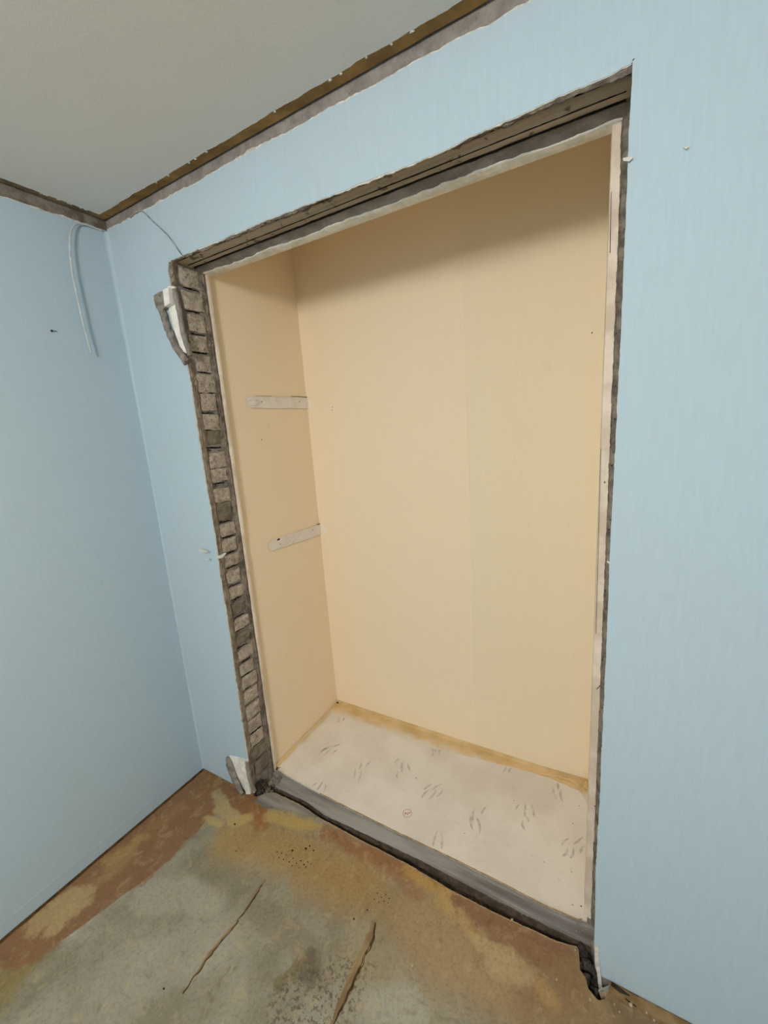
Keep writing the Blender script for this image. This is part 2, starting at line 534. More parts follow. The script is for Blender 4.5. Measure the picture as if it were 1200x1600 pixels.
def right_edge(z):
    return lerp_list(RIGHT_EDGE, z) + rag(z, 3, (0.0006, 0.0006, 0.0006), (9, 40, 120))


def top_edge(x):
    return 2.268 + rag(x, 5, (0.004, 0.004, 0.002), (3, 14, 60))


wall_back = MB()
wall_back.box(-0.16, 0.318, 0.002, 0.142, -0.06, 2.42)
wall_back.box(0.318, 1.648, 0.002, 0.142, 2.106, 2.42)
wall_back.box(1.648, ROOM_W + 0.16, 0.002, 0.142, -0.06, 2.42)
wall_back = wall_back.build('wall_back', M['cement'])
tag(wall_back, 'pale blue papered wall with a tall doorless closet opening', 'wall', kind='structure')

wp = MB()
zs = [2.105 * i / 420 for i in range(421)]
wp.slab([[(0.0 + (left_edge(z) - 0.0) * k / 3, -0.0015, z) for k in range(4)] for z in zs], (0, 0.0035, 0))
zs2 = [0.012 + (2.105 - 0.012) * i / 300 for i in range(301)]
wp.slab([[(right_edge(z) + (ROOM_W - right_edge(z)) * k / 3, -0.0015, z) for k in range(4)] for z in zs2], (0, 0.0035, 0))
xs = [ROOM_W * i / 640 for i in range(641)]
wp.slab([[(x, -0.0015, (head_edge(x) if XL - 0.006 < x < XR else 2.105) + (top_edge(x) - 2.105) * k / 2 +
           (0 if k == 0 or not (XL - 0.006 < x < XR) else (2.105 - head_edge(x)) * k / 2)) for k in range(3)] for x in xs], (0, 0.0035, 0))
wp.build('wallpaper', M['blue'], wall_back)

# white torn paper core showing along the edges
core = MB()
core.slab([[(0.25, -0.0004, z), (left_edge(z) + 0.0022 + max(0, rag(z, 21, (0.004, 0.003, 0.002), (5, 31, 90))), -0.0004, z)] for z in zs], (0, 0.003, 0))
core.slab([[(x, -0.0004, top_edge(x) - 0.02), (x, -0.0004, top_edge(x) + 0.0032 + max(0, rag(x, 23, (0.009, 0.007, 0.003), (5, 25, 80))))] for x in xs], (0, 0.003, 0))
xo = [x for x in xs if XL < x < XR]
core.slab([[(x, -0.0004, head_edge(x) + 0.01), (x, -0.0004, head_edge(x) - 0.0014 - max(0, rag(x, 24, (0.003, 0.003, 0.002), (6, 30, 90))))] for x in xo], (0, 0.003, 0))
core.slab([[(1.70, -0.0004, z), (right_edge(z) - max(0, rag(z, 25, (0.001, 0.0015, 0.001), (6, 30, 90))), -0.0004, z)] for z in zs2], (0, 0.003, 0))
core.build('torn_paper_edge', M['paper'], wall_back)

# left jamb: plaster layer, recessed joints, bricks, inner mortar
pl = MB()
rows = []
for i in range(331):
    z = -0.03 + 2.125 * i / 330
    xe = lerp_list(LEFT_EDGE, z)
    r = []
    for y, dx in ((0.0022, 0.0005), (0.006, 0.002), (0.012, 0.003), (0.018, 0.001), (0.024, 0.001), (0.029, -0.003), (0.031, -0.012)):
        a = 0.0022 if y > 0.004 else 0.001
        lo = min(xe, 0.330)
        r.append((lo + dx + a * nz(z * 30, y * 90, 3) + a * nz(z * 110, y * 200, 8), y + 0.0025 * nz(z * 25, y * 70, 5), z))
    rows.append(r)
pl.grid(rows)
pl.build('plaster_layer', M['plaster'], wall_back)

jm = MB()
rows = []
for i in range(301):
    z = -0.045 + 2.15 * i / 300
    r = []
    for k in range(9):
        y = 0.026 + 0.085 * k / 8
        r.append((0.3125 + 0.005 * nz(z * 28, y * 60, 2.2) + 0.003 * nz(z * 90, y * 150, 4.4), y, z))
    rows.append(r)
jm.grid(rows)
jm.build('mortar_joints', M['joint'], wall_back)

im = MB()
rows = []
for i in range(331):
    z = -0.03 + 2.125 * i / 330
    r = []
    for y, dx in ((0.103, -0.014), (0.1055, -0.003), (0.110, 0.000), (0.115, 0.000), (0.121, 0.002), (0.127, -0.001), (0.131, -0.004)):
        r.append((0.326 + dx + 0.0025 * nz(z * 32, y * 110, 7) + 0.0015 * nz(z * 120, y * 200, 9), y + 0.003 * nz(z * 22, y * 60, 1.5), z))
    rows.append(r)
im.grid(rows)
im.build('inner_mortar', M['side_mortar'], wall_back)

COURSES = [(2.085, 2.032, 0), (2.010, 1.957, 0), (1.936, 1.887, 0), (1.867, 1.82, 0), (1.803, 1.753, 2), (1.737, 1.68, 0), (1.669, 1.615, 0),
           (1.596, 1.546, 0), (1.541, 1.488, 3), (1.457, 1.405, 0), (1.396, 1.353, 0), (1.321, 1.275, 0), (1.268, 1.208, 1), (1.185, 1.142, 0),
           (1.124, 1.08, 0), (1.059, 1.018, 0), (0.991, 0.948, 0), (0.924, 0.884, 0), (0.856, 0.815, 1), (0.789, 0.750, 0), (0.722, 0.688, 1),
           (0.656, 0.616, 0), (0.590, 0.549, 0), (0.533, 0.485, 0), (0.468, 0.420, 0), (0.399, 0.347, 0), (0.327, 0.276, 0), (0.260, 0.209, 0),
           (0.190, 0.142, 1), (0.124, 0.070, 1)]


def brick(z1, z0, kind, i):
    y0 = 0.029 + 0.004 * rnd.uniform(-1, 1)
    y1 = 0.1045 + 0.004 * rnd.uniform(-1, 1)
    xf = 0.328 + 0.0025 * rnd.uniform(-1, 1)
    if kind == 2:
        xf -= 0.007
        y0 += 0.010
    if kind == 3:
        xf -= 0.008
        y0 += 0.004
    tilt = 0.003 * rnd.uniform(-1, 1)
    ny, nzs = 7, 6
    rows = []
    for a in range(nzs + 1):
        row = []
        for b in range(ny + 1):
            u, v = b / ny, a / nzs
            e = min(u, 1 - u, v, 1 - v)
            y = y0 + (y1 - y0) * u
            z = z0 + (z1 - z0) * v + tilt * (u - 0.5)
            edge = 1 if e < 0.01 else 0
            x = xf - 0.0035 * edge + 0.0018 * nz(y * 120, z * 120, i) + 0.0022 * nz(y * 40, z * 40, i + 50)
            z += 0.004 * nz(y * 45 + i * 3, v * 2, 1.7) * (1 if v in (0, 1) else 0.3)
            y += 0.003 * nz(z * 60 + i, u * 3, 9.1) * (1 if u in (0, 1) else 0.3)
            row.append((x, y, z))
        rows.append(row)
    m = MB()
    m.grid(rows)
    back = [[(0.292, p[1], p[2]) for p in r] for r in rows]
    ring = rows[0] + [r[-1] for r in rows[1:]] + rows[-1][-2::-1] + [r[0] for r in rows[-2:0:-1]]
    ringb = [(0.292, p[1], p[2]) for p in ring]
    m.grid([ring, ringb], close=True)
    return m.build('brick', M['brick_dark'] if kind in (1, 3) else M['brick'], wall_back)


for i, (z1, z0, k) in enumerate(COURSES):
    brick(z1 + 0.002, z0 - 0.004, k, i)
# solid dark strips between the courses, colour standing in for shade in cracks
for i in range(len(COURSES) - 1):
    za, zb = COURSES[i][1] - 0.004, COURSES[i + 1][0] + 0.002
    if za - zb < 0.004:
        za, zb = za + 0.002, zb - 0.002
    m = MB()
    side = rnd.random()
    ya, yb = 0.032 + 0.012 * rnd.random(), 0.098 - 0.012 * rnd.random()
    rows = []
    for k in range(25):
        t = k / 24
        y = ya + (yb - ya) * t
        mid = (za * 0.75 + zb * 0.25) if side < 0.6 else (za * 0.4 + zb * 0.6)
        mid += 0.003 * nz(t * 4, i * 3.3, 1)
        h = (0.0016 + 0.0022 * abs(nz(t * 3.5, i * 2.1, 4)) + 0.0012 * nz(t * 12, i, 7)) * (0.4 + 0.6 * math.sin(math.pi * (0.1 + 0.8 * t)))
        if COURSES[i][2] == 3 or COURSES[i + 1][2] == 2:
            h *= 1.5
        rows.append([(0.3205, y, mid - h), (0.3215, y, mid), (0.3205, y, mid + h)])
    m.slab(rows, (-0.012, 0, 0))
    m.build('joint_crack_shade', M['gap'], wall_back)

# mortar left standing in some of the joints
for i, (za, kind) in enumerate([(2.024, 0), (1.947, 1), (1.876, 1), (1.47, 2), (1.335, 0), (1.195, 1), (1.133, 0), (1.068, 0), (1.005, 0), (0.936, 0),
                                (0.868, 2), (0.80, 1), (0.738, 0), (0.672, 0), (0.60, 1), (0.541, 1), (0.205, 0), (0.131, 0)]):
    m = MB()
    n = 2 if kind != 2 else 3
    for k in range(n):
        y = 0.036 + 0.056 * (k + rnd.uniform(0.2, 0.8)) / n
        m.lump((0.311, y, za + rnd.uniform(-0.003, 0.003)), (0.008, 0.016 + 0.006 * rnd.random(), 0.0065), i * 3 + k, 0.7, 8, 6)
    m.build('mortar_lump', M['joint'], wall_back)

# header: broken plaster edge, lintel, mortar bed
xs_o = [XL - 0.012 + (XR + 0.012 - XL + 0.012) * i / 330 for i in range(331)]


def sweep_x(profile, amp, seed, xs_=xs_o):
    rows = []
    for x in xs_:
        r = []
        for y, z, a in profile:
            r.append((x, y + 0.6 * amp * a * nz(x * 26, y * 70, seed), z + amp * a * (nz(x * 30, y * 60 + seed, 3.3) + 0.6 * nz(x * 95, y * 150 + seed, 6.1))))
        rows.append(r)
    return rows


MB().grid(sweep_x([(0.0022, 2.101, 0.2), (0.0022, 2.094, 0.8), (0.006, 2.090, 1.2), (0.011, 2.093, 1.4), (0.016, 2.092, 1.6), (0.021, 2.098, 1.3), (0.027, 2.110, 0.3)],
                  0.0035, 1), flip=True).build('broken_plaster_edge', M['side_mortar'], wall_back)
MB().grid(sweep_x([(0.018, 2.112, 0), (0.0195, 2.1005, 0.4), (0.03, 2.1000, 0.3), (0.045, 2.0985, 0.25), (0.058, 2.0975, 0.3), (0.062, 2.0955, 0.4), (0.074, 2.0955, 0.3), (0.083, 2.0965, 0.4), (0.086, 2.112, 0.2)],
                  0.0028, 2), flip=True).build('lintel', M['lintel'], wall_back)
MB().grid(sweep_x([(0.088, 2.112, 0), (0.0915, 2.102, 0.6), (0.097, 2.0965, 1.0), (0.106, 2.094, 1.0), (0.115, 2.091, 0.8), (0.124, 2.088, 0.6), (0.132, 2.0875, 0.3), (0.136, 2.11, 0)],
                  0.0032, 4), flip=True).build('mortar_bed', M['cement'], wall_back)

def ragged_line(y0, wmin, wmax, seed, z, mat, name, toward=1):
    rows = []
    for x in xs_o[3:-5]:
        w = max(0.0006, wmin + (wmax - wmin) * (0.5 + 0.9 * nz(x * 7, seed, 1) + 0.5 * nz(x * 36, seed, 2)))
        rows.append([(x, y0, z - 0.0008 + 0.0006 * nz(x * 50, seed, 5)), (x, y0 + toward * w * 0.5, z - 0.0015), (x, y0 + toward * w, z)])
    return MB().slab(rows, (0, 0, 0.003)).build(name, mat, wall_back)


ragged_line(0.0215, 0.0005, 0.0050, 11.3, 2.0985, M['gap'], 'lintel_groove_shade')  # dark strips laid under the lintel, groove shade put in as colour
ragged_line(0.0845, 0.0010, 0.0085, 14.9, 2.0945, M['gap'], 'lintel_groove_shade')
ragged_line(0.060, -0.001, 0.0030, 17.7, 2.0958, M['gap'], 'lintel_groove_shade')
ragged_line(0.1285, 0.0005, 0.009, 19.1, 2.0862, M['white_plaster'], 'plaster_smear', -1)

# right jamb
rows = []
for i in range(331):
    z = -0.05 + 2.155 * i / 330
    r = []
    for y, x in ((0.0022, 1.6385), (0.01, 1.640), (0.03, 1.643), (0.06, 1.6445), (0.09, 1.644), (0.104, 1.642), (0.108, 1.634), (0.112, 1.6265), (0.122, 1.6225), (0.133, 1.6215)):
        a = 0.0018
        top = 0.004 * max(0, (z - 1.85) / 0.25) if y > 0.1 else 0
        r.append((x - top * 0.5 + a * nz(z * 30, y * 60, 12) + a * nz(z * 110, y * 150, 13), y + 0.002 * nz(z * 40, y * 50, 14), z))
    rows.append(r)
MB().grid(rows, flip=True).build('jamb_mortar', M['side_mortar'], wall_back)

# ------------------------------------------------------------------ left wall
wall_left = MB().box(-0.16, -0.002, -ROOM_D - 0.16, 0.002, -0.06, 2.42).build('wall_left', M['old_plaster'])
tag(wall_left, 'plain pale blue papered side wall meeting the closet wall', 'wall', kind='structure')


def ltop(y):
    return 2.263 + 0.016 * max(0, min(1, (-y - 0.02) / 0.10)) * 0 + rag(y, 8, (0.004, 0.003, 0.0015), (5, 18, 70))


ys = [-1.3 * i / 300 for i in range(301)] + [-ROOM_D]
lp = MB()
lp.slab([[(0.0, y, 0.0), (0.0, y, 1.0), (0.0, y, ltop(y))] for y in ys], (-0.003, 0, 0))
# the paper bridges the corner in a soft cove
rows = []
for i in range(60):
    z = 0.0 + 2.262 * i / 59
    rr = 0.007 + 0.004 * nz(z * 2.3, 4.4, 0) + 0.008 * max(0, (z - 1.7) / 0.55)
    rows.append([(rr - rr * math.sin(a) + 0.0002, -rr + rr * math.cos(a) - 0.0016, z) for a in [math.pi / 2 * k / 6 for k in range(7)]])
lp.build('wallpaper', M['blue'], wall_left)
MB().grid(rows).build('corner_paper', M['blue'], wall_left, smooth=True)
core = MB().slab([[(-0.0005, y, 2.2), (-0.0005, y, ltop(y) + 0.0028 + max(0, rag(y, 28, (0.005, 0.003, 0.001), (5, 24, 80))))] for y in ys], (-0.002, 0, 0))
core.build('torn_paper_edge', M['paper'], wall_left)
# crease of the paper along the foot of the wall
cr = MB()
cr.tube([(0.0002, y, 0.052 + rag(y, 41, (0.004, 0.002), (3, 15))) for y in [-0.02 - 0.9 * k / 60 for k in range(61)]], 0.0009, 5)
cr.build('paper_crease', M['blue'], wall_left)
cr = MB()
cr.tube([(x, -0.0016, 0.050 + rag(x, 43, (0.004, 0.002), (3, 15))) for x in [0.01 + 0.2 * k / 20 for k in range(21)]], 0.0009, 5)
cr.build('paper_crease', M['blue'], wall_back)
# anchor hole
m = MB()
m.tube([(-0.0040, -0.2421, 1.8936), (0.0035, -0.2455, 1.8919)], [0.0042, 0.0036], 8)
m.tube([(0.0005, -0.2385, 1.8934), (0.0005, -0.2276, 1.8931)], [0.0016, 0.0006], 5)
m.build('anchor_hole', M['hole'], wall_left)

# unseen sides close the room
MB().box(ROOM_W, ROOM_W + 0.16, -ROOM_D - 0.16, 0.002, -0.06, 2.42).build('wall_right', M['blue'])
tag(bpy.data.objects['wall_right'], 'pale blue papered wall closing the room opposite', 'wall', kind='structure')
MB().box(0, ROOM_W, -ROOM_D - 0.16, -ROOM_D, -0.06, 2.42).build('wall_front', M['blue'])
tag(bpy.data.objects['wall_front'], 'pale blue papered wall at the far end of the room', 'wall', kind='structure')

# ------------------------------------------------------------------ ceiling
ceiling = MB()
ceiling.box(-0.16, ROOM_W + 0.16, -ROOM_D - 0.16, 0.7, 2.42, 2.50)
ceiling.box(0.006, ROOM_W, -ROOM_D, -0.006, 2.304, 2.42)
ceiling = ceiling.build('ceiling', M['wood_grey'])
tag(ceiling, 'off-white papered ceiling with cornice stripped from its edges', 'ceiling', kind='structure')


def ce_y(x):
    return -0.037 + rag(x, 31, (0.002, 0.003, 0.0015), (4, 20, 80))


def ce_x(y):
    return 0.034 + rag(y, 32, (0.002, 0.003, 0.0015), (4, 20, 80))


cp = MB()
xs_c = [0.034 + (ROOM_W - 0.034) * (i / 500) for i in range(501)]
cp.slab([[(x, ce_y(x), 2.2985), (x, -0.06, 2.2985)] for x in xs_c], (0, 0, 0.004))
cp.slab([[(ce_x(y), y, 2.2985), (0.07, y, 2.2985), (ROOM_W, y, 2.2985)] for y in [-0.06 - (ROOM_D - 0.06) * (i / 700) for i in range(701)]], (0, 0, 0.004))
cp.build('ceiling_paper', M['ceiling'], ceiling)
# white fluff of torn paper along the batten
m = MB()
for px in [0.36, 0.42, 0.52, 0.55, 0.60, 0.86, 1.03, 1.06, 1.13, 1.19, 1.24]:
    m.lump((px, ce_y(px) + 0.002, 2.2975), (0.0035 * rnd.uniform(0.8, 1.6), 0.003, 0.0015), px * 31, 0.6)
for k in range(16):
    y = -0.05 - 0.5 * rnd.random()
    m.lump((ce_x(y) - 0.001, y, 2.2975), (0.003, 0.004 * rnd.uniform(0.6, 1.6), 0.0012), k * 1.7 + 3, 0.6)
f = m.build('torn_paper_fluff', M['paper'], ceiling)
f['kind'] = 'stuff'


def batten(pa, pb, w0, w1, axis, mat, name='batten'):
    rows = []
    n = 160
    for i in range(n + 1):
        t = pa + (pb - pa) * i / n
        r = []
        for k in range(5):
            s = w0 + (w1 - w0) * k / 4
            z = 2.3005 + 0.0006 * nz(t * 20, s * 90, 4)
            if k == 4:
                s += 0.0015 * nz(t * 22, 3.1, 1)
            r.append((t, s, z) if axis == 'x' else (s, t, z))
        rows.append(r)
    return MB().slab(rows, (0, 0, 0.006)).build(name, mat, ceiling)


batten(0.0055, ROOM_W, -0.050, -0.0055, 'x', M['wood'])
batten(-ROOM_D, -0.0055, 0.050, 0.006, 'y', M['wood_grey'])

# ------------------------------------------------------------------ floor
FE = [(0.30, -0.004), (0.345, -0.002), (0.36, 0.016), (0.387, 0.043), (0.415, 0.049), (0.546, 0.052), (0.655, 0.041), (0.843, 0.036), (1.058, 0.036), (1.205, 0.026),
      (1.333, 0.025), (1.449, 0.030), (1.539, 0.034), (1.585, 0.046), (1.594, 0.047), (1.599, 0.033), (1.604, -0.005), (1.619, -0.016), (1.628, -0.038),
      (1.652, -0.05), (1.668, -0.04), (1.674, -0.002)]


def fedge(x):
    return lerp_list(FE, x) + (rag(x, 51, (0.001, 0.0015, 0.001), (9, 40, 120)) if 0.35 < x < 1.66 else 0)


floor = MB()
xs_f = [0.0 + 0.3 * i / 10 for i in range(10)] + [0.30 + 1.38 * i / 420 for i in range(421)] + [1.70 + (ROOM_W - 1.70) * i / 10 for i in range(11)]
floor.slab([[(x, yy, 0.0) for yy in (-ROOM_D, -1.5, -0.8, -0.4, -0.2, -0.1)] + [(x, fedge(x), 0.0)] for x in xs_f], (0, 0, -0.012))
floor = floor.build('floor', M['floor'])
tag(floor, 'stripped floor stained brown, ochre and grey with glue residue', 'floor', kind='structure')
MB().box(-0.16, ROOM_W + 0.16, -ROOM_D - 0.16, 0.70, -0.12, -0.05).build('floor_slab', M['dark_mortar'], floor)
# subfloor body right up to the cut edge
sub = MB().slab([[(x, -ROOM_D, -0.0125), (x, -0.1, -0.0125), (x, fedge(x) - 0.002, -0.0125)] for x in xs_f], (0, 0, -0.04))
sub.build('subfloor', M['dark_mortar'], floor)
ed = MB()
xe = [x for x in xs_f if 0.40 < x < 1.593]
ed.slab([[(x, fedge(x) - 0.0022 - 0.0015 * max(0, nz(x * 18, 2, 2)), 0.0007), (x, fedge(x) + 0.0006, 0.0004)] for x in xe], (0, 0, -0.006))
ed.build('floor_paper_edge', M['edge_pale'], floor)

# upper layer of floor paper with a curled edge beside the bare band
UE = [(-0.12, 0.30), (-0.19, 0.262), (-0.25, 0.258), (-0.33, 0.247), (-0.445, 0.231), (-0.52, 0.214), (-0.58, 0.198), (-0.65, 0.176), (-0.70, 0.13), (-0.74, 0.05), (-0.78, 0.01)]


def uedge(y):
    t = -y
    return lerp_list([(-a, b) for a, b in UE], t) + 0.012 + rag(y, 61, (0.003, 0.002, 0.001), (12, 40, 110))


us = [-0.13 - 0.54 * i / 240 for i in range(241)]
up = MB()
rows = []
for y in us:
    curl = max(0.0, nz(y * 9, 5.5, 1.1)) * 0.005 + 0.0012 + 0.007 * max(0.0, 1 - abs(y + 0.50) / 0.16)
    x0 = uedge(y)
    rows.append([(x0, y, 0.0012 + curl), (x0 + 0.006, y, 0.0012 + curl * 0.45), (x0 + 0.014, y, 0.0012 + curl * 0.12), (x0 + 0.022, y, 0.0009), (x0 + 0.028 + 0.012 * nz(y * 30, 3.3, 8), y, 0.0004)])
up.slab(rows, (0, 0, -0.0011))
up.build('loose_floor_paper', M['floor'], floor)

# bare cement sliver in the corner of the opening
cement_patch = MB().prism([(0.3580, -0.0214, 0.0012), (0.4157, -0.0269, 0.0012), (0.4862, 0.0041, 0.0012), (0.6018, 0.0284, 0.0012), (0.6537, 0.0412, 0.0012), (0.5528, 0.0463, 0.0012), (0.4201, 0.0432, 0.0012), (0.3877, 0.0381, 0.0012), (0.3617, 0.0114, 0.0012)], (0, 0, -0.0012))
cement_patch.build('bare_cement_patch', M['sill'], floor)

# torn seams
def seam(pts, w, seed, name='torn_seam'):
    pts = dense(pts, 0.006)
    n = len(pts)
    rows, rows2 = [], []
    for i, p in enumerate(pts):
        t = i / (n - 1)
        ww = w * (0.35 + 0.65 * math.sin(math.pi * min(1, t * 1.15 + 0.06)) ** 0.6) * (1 + 0.5 * nz(i * 0.35, seed, 2))
        cx = p.x + 0.004 * nz(i * 0.3, seed, 7)
        rows.append([(cx - ww, p.y, 0.0008), (cx - ww * 0.55, p.y, 0.0022 + 0.0025 * abs(nz(i * 0.25, seed, 5))), (cx + ww * 0.3, p.y, 0.0016),
                     (cx + ww * 0.8, p.y, 0.0012 + 0.002 * abs(nz(i * 0.3, seed, 11))), (cx + ww, p.y, 0.0006)])
        rows2.append([(cx + ww * 0.5, p.y, 0.0024 + 0.001 * nz(i * .4, seed, 3)), (cx + ww * 1.05 + 0.003 * max(0, nz(i * 0.5, seed, 13)) , p.y, 0.0010)])
    s = MB().slab(rows, (0, 0, -0.0006)).build(name, M['tear'], floor)
    MB().slab(rows2, (0, 0, -0.0005)).build('torn_seam_gap', M['tear_dark'], s)
    return s


seam([(0.6303, -0.2323, 0.0000), (0.6356, -0.2816, 0.0000), (0.6409, -0.3174, 0.0000), (0.6415, -0.3657, 0.0000)], 0.0048, 3.3)
seam([(0.6423, -0.3613, 0.0000), (0.6392, -0.4089, 0.0000), (0.6354, -0.4577, -0.0000), (0.6396, -0.5094, 0.0000), (0.6432, -0.5591, 0.0000)], 0.0055, 8.1)
seam([(1.0325, -0.1671, 0.0000), (1.0444, -0.2022, 0.0000), (1.0471, -0.2502, 0.0000), (1.0462, -0.3000, -0.0000), (1.0500, -0.3530, 0.0000), (1.0547, -0.4121, 0.0000), (1.0606, -0.4603, 0.0000)], 0.0125, 5.7)

# nail and comb marks pressed into the floor
m = MB()
marks = [(0.5982, -0.1393, 2), (0.6167, -0.1354, 2), (0.6198, -0.1520, 2), (0.6396, -0.1498, 2), (0.6368, -0.1332, 1.6), (0.6650, -0.1473, 2), (0.6682, -0.1305, 2), (0.6912, -0.1393, 2), (0.6998, -0.1250, 2), (0.7192, -0.1303, 2.4), (0.7258, -0.1170, 2), (0.7313, -0.1341, 2), (0.7406, -0.1171, 1.6), (0.6827, -0.1534, 1.6), (0.7100, -0.1472, 1.6), (0.6468, -0.1099, 3.2), (0.6874, -0.0818, 3.6), (0.7179, -0.0747, 2.6), (0.6941, -0.0678, 2.4), (0.4567, -0.2068, 2), (0.9729, -0.1896, 2.6), (0.3645, -0.1327, 3.4), (0.5853, -0.5769, 2.6), (0.9978, -0.1492, 2), (1.0026, -0.0924, 1.6), (1.0197, -0.0966, 1.6), (1.0292, -0.0833, 1.6), (1.0328, -0.1027, 1.6), (1.0442, -0.0886, 1.6), (1.0198, -0.1134, 1.6), (1.0019, -0.1120, 1.6), (1.0467, -0.1019, 1.4)]
for x, y, r in marks:
    rr = r * 0.0011
    m.add([(x + rr * 1.3 * math.cos(a) + 0.3 * rr * nz(a, x, y), y + rr * math.sin(a), 0.0006) for a in [2 * math.pi * k / 7 for k in range(7)]] + [(x, y, 0.0003)],
          [(k, (k + 1) % 7, 7) for k in range(7)])
f = m.build('nail_marks', M['hole'], floor)
f['kind'] = 'stuff'

# hollow of the removed threshold and the cement sill behind it
xs_s = [0.325 + (1.648 - 0.325) * i / 330 for i in range(331)]


def sill_front(x):
    return lerp_list([(0.33, 0.080), (0.436, 0.079), (0.55, 0.082), (0.658, 0.066), (0.88, 0.072), (1.09, 0.076), (1.32, 0.070), (1.5, 0.069), (1.64, 0.072)], x)


def alc_front(x):
    return lerp_list([(0.34, 0.136), (0.40, 0.127), (0.50, 0.120), (0.74, 0.113), (0.97, 0.109), (1.18, 0.110), (1.35, 0.107), (1.49, 0.101), (1.585, 0.105), (1.60, 0.112), (1.64, 0.115)], x)


floor_sill = MB()
rows = []
for x in xs_s:
    a, b = sill_front(x), alc_front(x)
    n = nz(x * 24, 1, 1) * 0.0022 + nz(x * 80, 2, 2) * 0.001
    rows.append([(x, a - 0.001, -0.052), (x, a + n, -0.010 + n), (x, a + 0.004 + n, -0.004 + 0.6 * n), (x, a + 0.009, -0.001 + 0.4 * n),
                 (x, a + (b - a) * 0.55, 0.004 + 0.3 * n), (x, b - 0.007, 0.008 + 0.3 * n), (x, b - 0.002, 0.012), (x, b + 0.003, 0.014), (x, b + 0.05, 0.0145)])
floor_sill.grid(rows)
floor_sill.box(0.325, 1.648, 0.16, 0.66, -0.05, 0.012)
floor_sill = floor_sill.build('floor_sill', M['sill'])
tag(floor_sill, 'long smooth grey cement ledge along the closet threshold', 'sill', kind='structure')
# dark crumbly face below the ledge
rows = []
for x in xs_s:
    a = sill_front(x)
    r = []
    for k in range(7):
        t = k / 6
        r.append((x, a - 0.005 + 0.004 * t + 0.0016 * nz(x * 34, t * 4, 5) + 0.001 * nz(x * 120, t * 8, 6), -0.051 + 0.041 * t))
    rows.append(r)
MB().grid(rows).build('crumbled_face', M['face'], floor_sill)
rows = []
for x in xs_s:
    rows.append([(x, -0.07 + 0.16 * k / 10, -0.044 + 0.006 * nz(x * 25, k * 0.7, 3) + 0.003 * nz(x * 90, k * 2.1, 5)) for k in range(11)])
MB().grid(rows).build('hollow_bottom', M['joint'], floor_sill)

# rubble in the two lower corners of the opening
def rubble(name, n, box, size, seed, mats, parent):
    r = random.Random(seed)
    m = MB()
    for k in range(n):
        p = [r.uniform(a, b) for a, b in box]
        s = r.uniform(*size)
        m.lump(p, (s * r.uniform(0.7, 1.4), s * r.uniform(0.7, 1.4), s * r.uniform(0.6, 1.1)), k * 2.3 + seed, 0.8, 7, 5)
    o = m.build(name, mats, parent)
    o['kind'] = 'stuff'
    return o


rubble('mortar_rubble', 46, ((0.326, 0.385), (0.035, 0.115), (-0.03, 0.012)), (0.004, 0.011), 3, M['side_mortar'], wall_back)
rubble('mortar_rubble', 26, ((0.322, 0.352), (0.004, 0.06), (-0.02, 0.030)), (0.004, 0.010), 5, M['dark_mortar'], wall_back)
rubble('mortar_rubble', 90, ((1.600, 1.648), (-0.045, 0.085), (-0.045, -0.008)), (0.004, 0.010), 7, M['dark_mortar'], wall_back)
# broken end of the right jamb foot
m = MB()
rows = []
for i in range(60):
    z = -0.05 + 0.16 * i / 59
    rows.append([(1.652 + 0.004 * k / 6 - 0.028 * (1 - abs(k - 4) / 4) * max(0, 1 - max(0, z) / 0.10) + 0.004 * nz(z * 70, k * 0.9, 3), 0.0025 + 0.105 * k / 6, z) for k in range(7)])
m.grid(rows, flip=True)
m.build('broken_jamb_foot', M['plaster'], wall_back)

# ------------------------------------------------------------------ closet interior
wall_cb = MB().box(XA - 0.02, 1.64, YB, YB + 0.03, -0.03, 2.42).build('wall_closet_back', M['cement'])
tag(wall_cb, 'cream papered back wall inside the closet', 'wall', kind='structure')
zc = [ZA + 0.001 + (2.40 - ZA) * i / 40 for i in range(41)]


def sheet_back(x0, x1, mat, y):
    MB().slab([[(x0 + (x1 - x0) * k / 8, y, z) for k in range(9)] for z in zc], (0, YB - y, 0)).build('wallpaper_sheet', mat, wall_cb)


sheet_back(XA, 0.485, M['cream'], YB - 0.0006)
sheet_back(0.4851, 1.108, M['cream'], YB - 0.0009)
sheet_back(1.1081, 1.62, M['cream_b'], YB - 0.0006)
m = MB()
for p in ((0.4619, 0.6355, 1.6173), (0.4602, 0.6355, 1.6029), (1.5439, 0.6355, 1.7676)):
    m.lump((p[0], YB - 0.001, p[2]), (0.0016, 0.0012, 0.003), p[2] * 9, 0.3)
f = m.build('nail_marks', M['hole'], wall_cb)
f['kind'] = 'stuff'

wall_cl = MB().box(XA - 0.02, XA - 0.001, 0.135, YB + 0.03, -0.03, 2.42).build('wall_closet_left', M['cement'])
tag(wall_cl, 'cream papered closet side wall beside the exposed bricks', 'wall', kind='structure')
MB().slab([[(XA + 0.0004 * nz(z * 3, k, 2), 0.140 + (YB - 0.140) * k / 8, z) for k in range(9)] for z in zc], (-0.001, 0, 0)).build('wallpaper_sheet', M['cream'], wall_cl)


